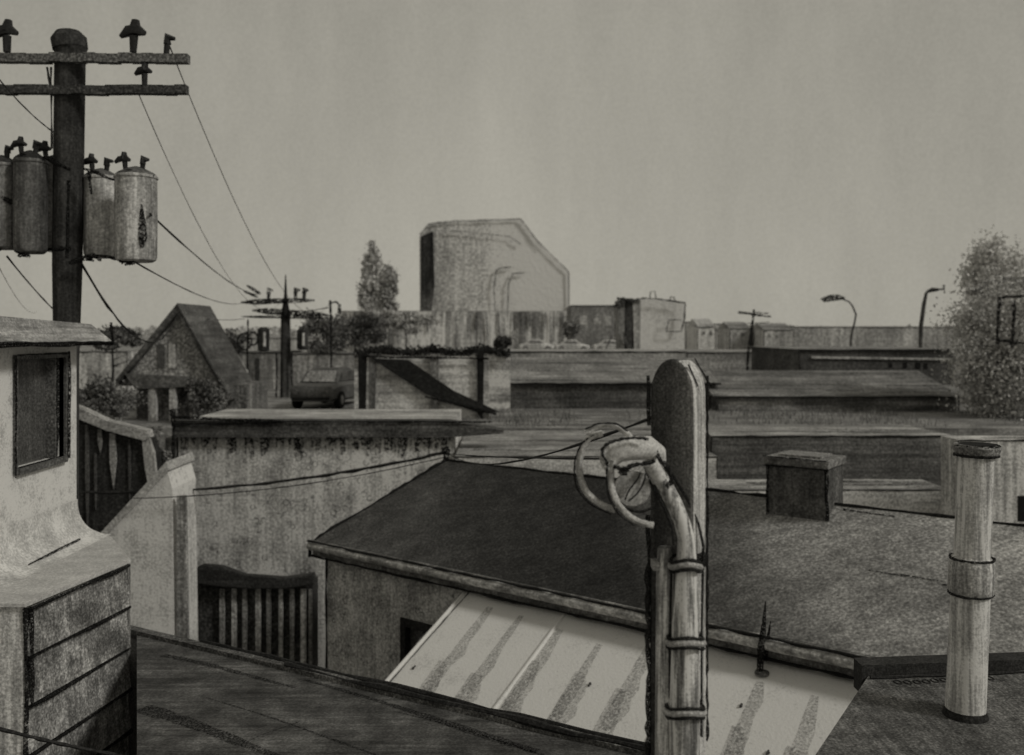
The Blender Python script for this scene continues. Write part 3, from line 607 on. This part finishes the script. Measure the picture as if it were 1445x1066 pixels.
for i,(x,y,s,l,hat) in enumerate(((10,74,32,.0,1),(188,74,32,.02,1),(235,76,24,.03,0),(204,120,22,0,1),(-90,74,30,0,1),(-60,118,24,0,1))):
    mb=MB(); insul(mb,P(x,y,Yb-.2),s*q,l,hat); mb.build('insulator',M(24,12,spec=.3,rough=.5),t,smooth=True)
for a_,b_,r_ in (((62,222),(98,240),.035),((118,238),(165,256),.02),((98,372),(135,360),.03),((135,360),(170,366),.022),((75,352),(98,352),.03),((-30,262),(30,292),.035),((126,240),(128,275),.02),((97,255),(95,365),.02)):
    mb=MB(); mb.rail(P(*a_,Yb-.3),P(*b_,Yb-.3),r_); mb.build('bracket',INK(12),t)
mb=MB(); mb.rail(P(72,95,Yb-.05),P(73,210,Yb-.05),.012); mb.rail(P(66,95,Yb-.05),P(72,125,Yb-.05),.012); mb.build('ground_wire',M(50,12),t)
# transformers
def transformer(label,px,y0,y1,w,Y,v,first=None,dark=True):
    q=Y/F; c=P(px,y1,Y); r=w/2*q; h=(y1-y0)*q
    t=thing('pole_transformer',label,'transformer',c,'transformers hung around the thick utility pole')
    mb=MB(); mb.lathe(c,[(r*.8,0),(r*.95,h*.02),(r,h*.06),(r*1.02,h*.5),(r,h*.93),(r*1.06,h*.935),(r*1.06,h*.955),(r*.98,h*.97)],26); mb.build('tank',M(v*.92,Y,'w',.35,.7,'v',.5),t,smooth=True)
    mb=MB(); mb.lathe(c,[(r*1.0,h*.97),(r*.85,h*1.0),(r*.4,h*1.05),(r*.1,h*1.07)],26); mb.build('lid',M(v*.6,Y,'t',.5,.6),t,smooth=True)
    for dx in (-.45,.4):
        mb=MB(); insul(mb,c+Vector((dx*r,-r*.2,h*1.0)),20*q,dx*.05,dx<0); mb.build('bushing',M(24,Y,spec=.3,rough=.5),t,smooth=True)
    mb=MB(); mb.rail(c+Vector((-r*1.03,-.02,h*.05)),c+Vector((-r*1.03,-.02,h*.93)),.012); mb.rail(c+Vector((-r,-r*.25,h*.93)),c+Vector((0,-r*.9,h*1.0)),.02); mb.rail(c+Vector((0,-r*.9,h*1.0)),c+Vector((r*1.0,-r*.3,h*.95)),.018)
    for k in range(7): mb.rail(c+Vector((R.uniform(-.7,.2)*r,-r*.7,R.uniform(-.04,.02))),c+Vector((R.uniform(-.5,.4)*r,-r*.7,R.uniform(-.06,.02))),.018)
    mb.build('hanger',INK(Y),t)
    return t,c,r,h
transformer('dark transformer second from the left of the thick pole',43,222,358,44,Yb-.25,58)
transformer('pale transformer tight against the left side of the thick pole',76,228,352,40,Yb+.12,84)
transformer('pale transformer just right of the thick pole',143,246,364,46,Yb+.15,112)
tt,c,r,h=transformer('rightmost transformer with dark left flank and oval vent',192,244,370,56,Yb-.3,106)
mb=MB(); mb.tube([c+Vector((r*.62,-r*.8,h*.15)),c+Vector((r*.66,-r*.79,h*.25)),c+Vector((r*.64,-r*.8,h*.4)),c+Vector((r*.6,-r*.82,h*.62))],[.02,.055,.05,.01],8); mb.build('vent',INK(12),tt)
transformer('transformer cut by the left edge of the view',3,228,352,44,Yb-.15,74)

# middle pole
Ym=40.; q=Ym/F; pm_=P(403,570,Ym)
t=thing('utility_pole','middle-distance utility pole with stacked crossarms and spike top','utility pole',(pm_.x,Ym,ZP))
mb=MB(); mb.tube([(pm_.x,Ym,ZP-.1),(pm_.x,Ym,P(0,445,Ym).z),(pm_.x,Ym,P(0,420,Ym).z),(pm_.x,Ym,P(0,388,Ym).z)],[.24,.2,.08,.02],14,jit=.05); mb.build('pole_shaft',M(44,40,'w',.4,.5,'v',.8),t,smooth=True)
for (x0,y0,x1,y1,w) in ((340,427,444,424,4.4),(356,438,464,445,5),(340,447,467,449,2.4),(348,403,368,415,2.4),(343,410,364,420,2)):
    mb=MB(); a=P(x0,y0,Ym-.25); b=P(x1,y1,Ym-.25); mb.tube([a,a.lerp(b,.2),a.lerp(b,.5),a.lerp(b,.8),b],[.3*w*q,w*q,w*q*.9,w*q,.3*w*q],6,jit=.25); mb.build('crossarm',INK(40),t)
for x,y in ((379,423),(417,423),(429,423)):
    mb=MB(); insul(mb,P(x,y,Ym-.25),15*q,.02,False); mb.build('insulator',INK(40),t)
for x,y,w,h in ((372,479,17,34),(427,479,16,30)):
    mb=MB(); c=P(x,y+h/2,Ym-.3); mb.lathe(c,[(w*q*.3,0),(w*q*.5,h*q*.06),(w*q*.5,h*q*.9),(w*q*.3,h*q)],12); tk_=mb.build('transformer_tank',M(32,40,'w',.6,.6,'v',.6),t)
    mb=MB(); mb.tube([P(x+1,y-h*.3,Ym-.3-w*q*.5),P(x+1,y+h*.3,Ym-.3-w*q*.5)],[w*q*.09,w*q*.12],6); mb.build('label_plate',M(130,40),tk_)
mb=MB()
for dx in (-13,-6,9): mb.rail(P(403+dx,498,Ym-.3),P(403+dx,566,Ym-.3),.04)
mb.build('conduit',INK(40),t)
mb=MB(); w_=P(350,455,38.5)
t=thing('thin_post','thin black post with round meter ring left of the middle utility pole','post',P(350,565,38.5))
mb.tube([P(350,575,38.5),P(349,500,38.5),P(350,455,38.5),P(350,449,38.5)],[.05,.05,.045,.01],8,jit=.15); mb.build('shaft',INK(38),t)
mb=MB()
for cx_,cy,rr in ((345,482,12),(357,478,9)):
    mb.tube([P(cx_+rr*math.cos(a)*.8,cy+rr*math.sin(a),38.4) for a in [2*math.pi*j/18 for j in range(19)]],.05,6,jit=.4,cap=False)
mb.build('ring',INK(38),t)
t=thing('short_pole','short black pole with small looped bracket right of the middle pole','pole',P(467,560,42))
mb=MB(); mb.tube([P(468,600,42),P(467,450,42),P(466,424,42)],[.05,.06,.06],7,jit=.2); mb.build('shaft',INK(42),t)
mb=MB(); mb.tube([P(x,y,42) for x,y in ((466,428),(474,426),(479,430),(479,442),(476,447))],[.05,.05,.09,.09,.03],6,jit=.2); mb.tube([P(x,y,42) for x,y in ((432,434),(436,438),(444,438),(466,434))],.025,5,jit=.3); mb.build('bracket',INK(42),t)

# far pole
Yf=58.; t=thing('utility_pole','small far utility pole with tilted double crossarm right of centre','utility pole',P(1056,520,Yf))
mb=MB(); mb.tube([P(1054,530,Yf),P(1056,495,Yf),P(1060,470,Yf),P(1064,437,Yf)],[.11,.1,.1,.07],8,jit=.15); mb.build('pole_shaft',INK(58),t)
for x0,y0,x1,y1,w in ((1042,441,1088,447,2.0),(1064,441,1084,443,1.1),(1050,457,1086,455,.8)):
    mb=MB(); mb.rail(P(x0,y0,Yf-.15),P(x1,y1,Yf-.15),w*Yf/F,seg=6); mb.build('crossarm',INK(58),t)

# street lamps
t=thing('street_lamp','street lamp whose broad dark head hangs to the left','street lamp',P(1200,500,62))
mb=MB(); mb.tube([P(x,y,62) for x,y in ((1199,520),(1201,475),(1206,455),(1208,444),(1203,432),(1198,426),(1188,422))],[.1,.08,.07,.06,.06,.05,.05],7,jit=.1); mb.build('pole_arm',M(48,60,'w'),t)
mb=MB(); mb.tube([P(x,y,62) for x,y in ((1192,421),(1184,420),(1172,421),(1163,423),(1158,422))],[.06,.2,.22,.19,.05],10,jit=.1); mb.build('lamp_head',INK(60),t)
t=thing('street_lamp','street lamp with short arm bent to the right near the pale tree','street lamp',P(1300,500,56))
mb=MB(); mb.tube([P(x,y,56) for x,y in ((1298,520),(1300,460),(1304,430),(1307,414),(1311,411),(1322,410))],[.12,.12,.12,.1,.1,.07],7,jit=.2); mb.build('pole_arm',M(44,56,'w',.7),t)
mb=MB(); mb.tube([P(x,y,56) for x,y in ((1308,412),(1316,409),(1326,409),(1333,408))],[.08,.13,.08,.05],8,jit=.2); mb.rail(P(1332,402,56),P(1333,414,56),.05,seg=3); mb.build('lamp_head',INK(56),t)

# ------------------------------------------------------------------ wires
def wire(label,p0,p1,sag,r=.009,nseg=30,name='overhead_wire',rough=.25,Yref=18):
    mb=MB(); p0=Vector(p0);p1=Vector(p1); pts=[]
    for i in range(nseg+1):
        s=i/nseg; p=p0.lerp(p1,s); p.z-=4*sag*s*(1-s); pts.append(p)
    mb.tube(pts,[r*R.uniform(.75,1.25) for _ in pts],5,jit=rough)
    o=mb.build(name,M(30,Yref,'w'),None); tag(o,label,'wire'); return o
wire('outermost wire sagging from the top crossarm of the thick pole to the short pole',P(238,62,Yb),P(466,426,42),1.75,.007)
wire('wire sagging from the lower crossarm of the thick pole to the middle pole top',P(190,120,Yb),P(400,421,Ym),1.5,.006)
wire('dark wire from the oval-vent transformer to the left end of the middle crossarm',P(212,302,Yb-.5),P(366,416,Ym),.25,.013)
wire('wire from the rightmost transformer foot to the middle crossarm',P(190,370,Yb-.5),P(345,427,Ym),.25,.010)
wire('thick slack cable from the foot of the thick pole down to the steep gable',P(116,374,Yb),P(252,440,29.4),1.0,.018,rough=.5)
wire('wire from the left transformers crossing the pole to the dark low tree',P(10,362,Yb-.6),P(143,470,30),.35,.012)
wire('faint thin wire at the far left beneath the transformers',P(-5,370,Yb-.6),P(52,440,30),.25,.004)
wire('short wire climbing off the left side above the transformers',P(-40,60,Yb-1.5),P(80,190,Yb-.3),.1,.008)
wire('low wire running from the steep gable to the middle pole',P(292,450,31),P(345,450,Ym),.05,.012)
# service drops over the hipped roof
apx=A0+Vector((0,0,.1))
t=thing('roof_insulator','small dark insulator pin at the left peak of the hipped roof','insulator',apx)
mb=MB(); mb.tube([apx-Vector((0,0,.1)),apx+Vector((0,0,.02)),apx+Vector((0,0,.1)),apx+Vector((0,0,.16))],[.05,.06,.09,.03],8,jit=.2); mb.build('pin',INK(17),t)
wire('heavy black service cable from the black shed to the peak of the hipped roof',P(112,695,19.3),apx+Vector((0,0,.05)),.22,.03,Yref=18,rough=.45)
wire('thin lower service wire from the pale shed to the peak of the hipped roof',P(165,704,17.3),apx+Vector((0,0,-.03)),.18,.010)
wire('upper cable from the roof peak to the foreground post',apx+Vector((0,0,.06)),P(925,588,4.0),.22,.008,Yref=8)
wire('lower cable from the roof peak to the coil on the foreground post',apx+Vector((0,0,.04)),P(850,648,3.85),.02,.006,Yref=8)
wire('black cable slung across the bottom left corner in front of the clapboards',P(-60,1012,6.2),P(200,1072,6.6),.02,.013,Yref=6)

# ------------------------------------------------------------------ braced gate (mid distance)
Yg=30.; t=thing('braced_gate','pale boarded gate with heavy black diagonal brace in the middle distance','gate',P(600,580,Yg))
mb=MB(); mb.prism([P(x,y,Yg+.1) for x,y in ((520,502),(690,504),(690,600),(520,600))],(0,.12,0)); mb.build('panel',M(116,30,'w',.35,.7,'x',.5),t)
mb=MB(); mb.prism([P(x,y,Yg-.1) for x,y in ((524,506),(575,508),(640,552),(705,582),(672,582),(600,556),(545,520))],(0,.18,0)); mb.build('brace',M(28,30,'w',.5,.6),t)
for x,w,y0,vv in ((511,6,498,24),(613,6,500,74),(678,5,495,26),(525,5,500,60)):
    mb=MB(); mb.prism([P(x-w,y0,Yg-.05),P(x+w,y0,Yg-.05),P(x+w*.7,600,Yg-.05),P(x-w*.8,600,Yg-.05)],(0,.14,0)); mb.build('post',M(vv,30,'w',.5,.6,'v',.4),t)
mb=MB(); mb.rail(P(515,503,Yg-.08),P(690,506,Yg-.08),.05); mb.rail(P(600,560,Yg-.12),P(700,584,Yg-.12),.05); mb.build('rail',INK(30),t)

# parked vehicle beside the gate
def make_car(name,label,loc,v,vg,Y,rotz=0,grp=None):
    t=thing(name,label,'car',(0,0,0),grp)
    def strip(mb,sec,mi=0):    # loft cross-sections along local x
        base=len(mb.v)
        for x,pts in sec:
            for y,z in pts: mb.v.append(Vector((x,y,z)))
        k=len(sec[0][1])
        for i in range(len(sec)-1):
            for j in range(k): 
                a=base+i*k+j; b=base+i*k+(j+1)%k; mb.f.append((a,b,b+k,a+k)); mb.m.append(mi)
        mb.f.append(tuple(base+j for j in range(k))); mb.f.append(tuple(base+(len(sec)-1)*k+j for j in reversed(range(k)))); mb.m+=[mi,mi]
    def rs(w,z0,z1,c=.12): return [(-w+c,z0),(w-c,z0),(w,z0+c),(w,z1-c),(w-c,z1),(-w+c,z1),(-w,z1-c),(-w,z0+c)]
    mb=MB(); strip(mb,[(-2.1,rs(.7,.42,.72)),(-2.0,rs(.84,.3,.86)),(-1.2,rs(.9,.26,.98)),(1.2,rs(.9,.26,.96)),(1.95,rs(.84,.3,.82)),(2.1,rs(.72,.4,.68))]); body=mb.build('body',M(v,Y,'w',.4,.6,rough=.5,spec=.4),t,smooth=True)
    mb=MB(); strip(mb,[(-1.35,rs(.74,.93,.98,.02)),(-.8,rs(.68,.93,1.42,.1)),(.4,rs(.68,.93,1.46,.1)),(1.1,rs(.76,.93,.97,.02))]); mb.build('roof',M(v*1.1,Y,'w',.4,.5),t,smooth=True)
    mb=MB(); 
    for s in (-1,1): mb.prism([(-1.05,s*.735,1.0),(.8,s*.735,1.0),(.38,s*.70,1.36),(-.72,s*.70,1.34)],(0,s*.012,0))
    mb.build('side_window',M(vg,Y,rough=.3),t)
    mb=MB(); mb.face([(-1.37,-.62,1.0),(-1.37,.62,1.0),(-.86,.54,1.39),(-.86,-.54,1.39)]); mb.face([(1.08,-.6,1.0),(1.08,.6,1.0),(.45,.54,1.42),(.45,-.54,1.42)]); mb.build('windscreen',M(min(vg*2.0,130),Y,rough=.6),t)
    for x in (-1.35,1.35):
        for s in (-1,1):
            mb=MB(); mb.tube([(x,s*.92,.33),(x,s*.72,.33)],.33,16); wh=mb.build('wheel',M(20,Y),t)
            mb=MB(); mb.tube([(x,s*.935,.33),(x,s*.9,.33)],.17,12); mb.build('rim',M(90,Y),wh)
    for s in (-1,1):
        mb=MB(); mb.tube([(-2.09,s*.58,.64),(-2.12,s*.58,.64)],.09,10); mb.build('headlight',M(v*1.2,Y),t)
    mb=MB(); mb.tube([(-2.1,-.7,.42),(-2.13,0,.42),(-2.1,.7,.42)],.05,6); mb.build('bumper',M(24,Y),t)
    t.location=loc; t.rotation_euler=(0,0,rotz); return t
make_car('parked_car','dark parked car facing the viewer between the middle pole and the gate',(P(457,0,34).x,35.5,ZP),50,44,34,math.radians(80))
fc=make_car('parked_car','pale domed parked car right of the dark block bush',(P(757,0,112).x,112,ZP+.55),112,60,110,0)
dup(fc,(P(808,0,112).x,113,ZP+.5),'pale domed parked car at the foot of the tower block\'s right corner')
dup(fc,(P(860,0,112).x,111,ZP+.5),'pale domed parked car beside the dark left flank of the tank building')

# ------------------------------------------------------------------ tower block and far skyline
Yt=150.; q=Yt/F
t=thing('tower_block','huge pale windowless tower block with chamfered right shoulder','tower block',P(700,490,Yt))
pl=[(593,520),(592,330),(604,316),(640,312),(735,309),(757,338),(803,384),(803,520)]
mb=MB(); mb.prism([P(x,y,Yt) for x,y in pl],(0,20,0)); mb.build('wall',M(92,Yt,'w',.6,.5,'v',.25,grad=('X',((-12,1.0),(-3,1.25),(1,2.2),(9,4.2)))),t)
mb=MB(); mb.prism([P(x,y,Yt-.4) for x,y in ((594,334),(611,326),(613,400),(609,440),(594,440))],(0,.5,0)); mb.build('louvre_panel',M(12,90,'w',.7,.6,'v',.6,grad=('Z',12,2,5.0)),t)
mb=MB()
def ln(pts,Y,r): 
    for a,b in zip(pts[:-1],pts[1:]): mb.rail(P(a[0],a[1],Y),P(b[0],b[1],Y),r*Y/F,seg=7,wob=.3)
ln([(604,316),(640,312),(735,309),(757,338),(803,384),(803,470)],Yt-.4,.9); ln([(612,326),(650,326),(720,334),(735,345)],Yt-.5,.8); ln([(735,309),(765,350),(803,365)][:2],Yt-.5,.8)
mb.build('trim',M(80,Yt,'w',.7,.7),t)
mb=MB(); ln([(699,440),(697,410),(700,382),(706,378),(722,377)],Yt-.5,1.1); ln([(716,440),(718,400),(724,386),(740,385)],Yt-.5,.9); mb.build('pipework',M(54,Yt),t)
# gatehouse band at its foot
t=block('long streaky low warehouse along the foot of the tower block',480,800,440,118,6,96,120,sa=1.1,name='warehouse',cat='warehouse',ink=False,patch=.7)
mb=MB()
rr_=random.Random(5)
for k in range(26):
    mb=MB(); x=rr_.uniform(500,800); mb.rail(P(x,440+rr_.uniform(0,8),117.8),P(x+rr_.uniform(-2,2),455+rr_.uniform(5,30),117.8),rr_.uniform(.3,.9)*118/F,seg=4)
    mb.build('downpipe',M(44,118,'w',.6,.6),t)
tree('bush','dark block of bush in front of the streaky warehouse','bush',709,487,70,14,12,1500,2.6,34,trunk=False,seed=20)
tree('bush','dark scrub at the right corner of the tower block','bush',806,468,80,12,22,900,2.4,66,trunk=False,seed=21)
block('dark brick block with pale window patches right of the tower block',806,868,432,140,12,60,70,wins=((818,828,446,458),(838,848,444,458),(854,862,446,460)),winv=90,sa=.3,inkw=.6)
# tank building
Yk=78.; t=thing('tank_building','pale box-shaped tank building with dark left flank and roof pipes','building',P(925,480,Yk))
q=Yk/F
x0=P(902,0,Yk).x; x1=P(966,0,Yk).x; zt_=P(0,424,Yk).z
mb=MB(); mb.hexa([(x0,Yk,ZP),(x1,Yk,ZP),(x1+.5,Yk+6,ZP),(x0-.2,Yk+6,ZP),(x0,Yk,zt_+.15),(x1,Yk,zt_-.1),(x1+.5,Yk+6,zt_-.1),(x0-.2,Yk+6,zt_+.15)]); mb.build('wall',M(140,Yk,'w',.25,.35),t)
mb=MB()
for (a,b,vv) in ((872,882,1),(882,893,0),(893,904,2)): mb.prism([P(a,424,Yk-.3),P(b,423,Yk-.3),P(b-1,500,Yk-.3),P(a+2,500,Yk-.3)],(0,2.5,0),vv)
mb.build('shaded_flank',[M(28,Yk,'w'),M(70,Yk,'w',.4,.5,'v',.4),M(92,Yk,'w',.4,.5,'v',.4)],t)  # dark strips added to paint the building's shaded left side
for nm_,pts_,r_ in (('bracket',[(866,432),(880,430)],3),('flank_cap',[(870,422),(900,424)],2.4),('roof_edge',[(886,425),(905,421),(935,423),(962,427),(967,428),(966,450),(962,466)],1.1),
        ('hatch_frame',[(962,452),(944,451),(940,468),(962,468)],.7),('stay',[(864,474),(854,494)],1),('stay',[(880,470),(886,497)],1.6)):
    mb=MB(); ln(pts_,Yk-.5,r_); mb.build(nm_,M(36,Yk),t)
for pts in (((917,421),(918,412),(924,411),(926,422)),((946,424),(946,419),(951,420),(953,426))):
    mb=MB(); mb.tube([P(x,y,Yk) for x,y in pts],.05,6,jit=.3); mb.build('roof_pipe',M(60,Yk),t)
# long low roofs, middle distance
block('long low shed with pale pitched roof behind the gate',684,1010,541,34,8,54,88,streak='x',sa=.6,roofrise=.85,overh=.15,name='long_shed',cat='shed',patch=.8)
block('long streaky shed with grey pitched roof right of the round-topped post',1012,1350,560,33,7,60,78,streak='x',sa=.8,roofrise=.8,overh=.15,name='long_shed',cat='shed',patch=.8)
t=block('long dark flat building with pale stripe and row of small black windows',1128,1345,494,50,10,46,90,sa=.3,streak='x',name='long_building',overh=.1,
      wins=((1254,1259,512,519),(1274,1280,512,520),(1291,1299,512,521),(1303,1309,513,521)),winv=14)
mb=MB(); mb.prism([P(x,y,49.9) for x,y in ((1145,503),(1345,506),(1345,508.5),(1145,506))],(0,.05,0)); mb.build('stripe',M(104,50),t)
block('low grey terrace behind the far utility pole',968,1130,498,66,10,76,100,sa=.3,streak='x',name='terrace',inkw=.7)
block('low terrace with pale roof under the tank building',690,970,497,62,8,96,112,sa=.3,streak='x',name='terrace',inkw=.9)
block('dim warehouse roof behind the two street lamps',1090,1350,462,130,15,84,96,sa=.4,name='warehouse',cat='warehouse',inkw=.5)
# skyline houses
labels=['flat','stepped','squat','tall narrow','broad','leaning','double','pale','grey','smudged']
sky_=[(968,1000,455,150,100,.0),(985,1010,462,120,120,1.2),(1002,1036,458,160,96,0),(1030,1060,464,130,88,1.0),(1062,1098,460,170,104,0),(1078,1120,466,125,92,1.0),
      (1112,1150,462,150,90,0)]
lab=['flat-topped far house touching the right side of the tank building','pitched pale far house one along from the tank building','wide grey far house left of the far utility pole','small pitched far house directly behind the far utility pole','flat pale far house just right of the far utility pole','pitched grey far house second right of the far utility pole','flat dim far house left of the broad-headed street lamp']
for (a,b,y,Y,v,rr),l in zip(sky_,lab):
    block(l,a,b,y,Y,8,v,v*1.05,sa=.4,roofrise=rr,name='house',cat='house',inkw=.7,wins=((a+6,a+10,y+6,y+11),(a+16,a+20,y+6,y+11)),winv=60,grp='small houses on the far skyline')
hs=[(330,400,498,46,4,72,'grey walled yard building behind the middle utility pole',0),(400,510,500,47,4,84,'pale yard building behind the parked car',0),(110,180,497,45,5,104,'pale block between the left house and the steep gable',0)]
for a,b,y,Y,d,v,l,rr in hs: block(l,a,b,y,Y,d,v,sa=.6,patch=.7,inkw=.6,wins=((a+30,a+36,y+8,y+40),) if a<400 and a>300 else ())
# scattered far roofs at the left and between
block('grey far roofline left of the pointed trees',300,500,478,140,10,92,sa=.4,inkw=.5)

# ------------------------------------------------------------------ roofs behind the ridge
t=block('flat pale roofed building just behind the ridge of the hipped roof',642,1012,645,20.6,5.4,116,96,zbase=0,sa=.4,streak='x',inkw=.7,patch=.6)
t=block('dark walled building behind the chimney',1004,1345,616,21.2,2.6,58,104,zbase=0,streak='x',sa=.6,patch=.7)
t=block('low pale walled annex behind the chimney and the ridge',985,1340,692,19,1.3,124,110,zbase=0,sa=.3,streak='x',inkw=.8)
t=block('pale building at the right edge behind the vent pipe',1352,1560,622,17.5,.7,118,128,zbase=0,sa=.5,wins=((1436,1452,700,736),),winv=20)
# dark window box at right among the tree
t=thing('tall_house','tall grey house at the right edge with dark double window frame behind the tree','house',P(1440,500,36))
mb=MB(); mb.box(P(1402,0,36).x,P(1600,0,36).x,36,37.2,ZP,P(0,402,36).z); mb.build('wall',M(84,36,'w',.6,.8),t)
mb=MB(); mb.prism([P(x,y,35.7) for x,y in ((1392,408),(1424,391),(1600,388),(1600,400),(1424,402),(1396,416))],(0,1.6,0)); mb.build('roof',M(62,36,'w',.6,.7),t)
mb=MB(); 
for pts in (((1411,420),(1408,450),(1408,486)),((1432,424),(1430,455),(1428,490)),((1411,420),(1445,418)),((1408,480),(1450,486))):
    for a,b in zip(pts[:-1],pts[1:]): mb.rail(P(a[0],a[1],29),P(b[0],b[1],29),2.0*29/F,seg=6)
wfr=mb.build('window_frame',INK(30),t)
mb=MB(); mb.prism([P(x,y,35.9) for x,y in ((1405,425),(1470,425),(1470,485),(1405,485))],(0,.05,0)); mb.build('pane',M(90,36),wfr)

r=random.Random(77); mb=MB()
for k in range(15000):
    x=r.uniform(-200,1600); Y=r.uniform(175,240)
    hgt=4+5*abs(math.sin(x*.021))+4*abs(math.sin(x*.057+1))+2*math.sin(x*.3)
    p=P(x,474-r.random()**.8*hgt,Y); s_=.38*r.uniform(.5,1.4)
    a=Vector((r.uniform(-1,1),r.uniform(-1,1),r.uniform(-1,1))).normalized(); b_=a.cross(Vector((r.uniform(-1,1),r.uniform(-1,1),r.uniform(-1,1)))).normalized()
    mb.face([p-a*s_,p+b_*s_*.6,p+a*s_,p-b_*s_*.6])
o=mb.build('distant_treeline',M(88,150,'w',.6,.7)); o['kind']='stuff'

# dry weeds standing along the terrace edge
r=random.Random(31); mb=MB()
for k in range(5000):
    Y=r.uniform(27.2,32.6); x=r.uniform(-9,17.5)
    if math.sin(x*1.7)+math.sin(x*.6+2)+math.sin(x*4.1)*.5<r.uniform(-1.2,.8): continue
    h=r.uniform(.05,.24); w=r.uniform(.008,.03); dx=r.uniform(-.08,.08); z=ZP
    mb.face([(x,Y,z),(x+w,Y,z),(x+w*.4+dx,Y,z+h),(x+dx,Y,z+h)],0 if r.random()<.6 else 1)
o=mb.build('weeds',[M(58,29),M(84,29)]); o['kind']='stuff'
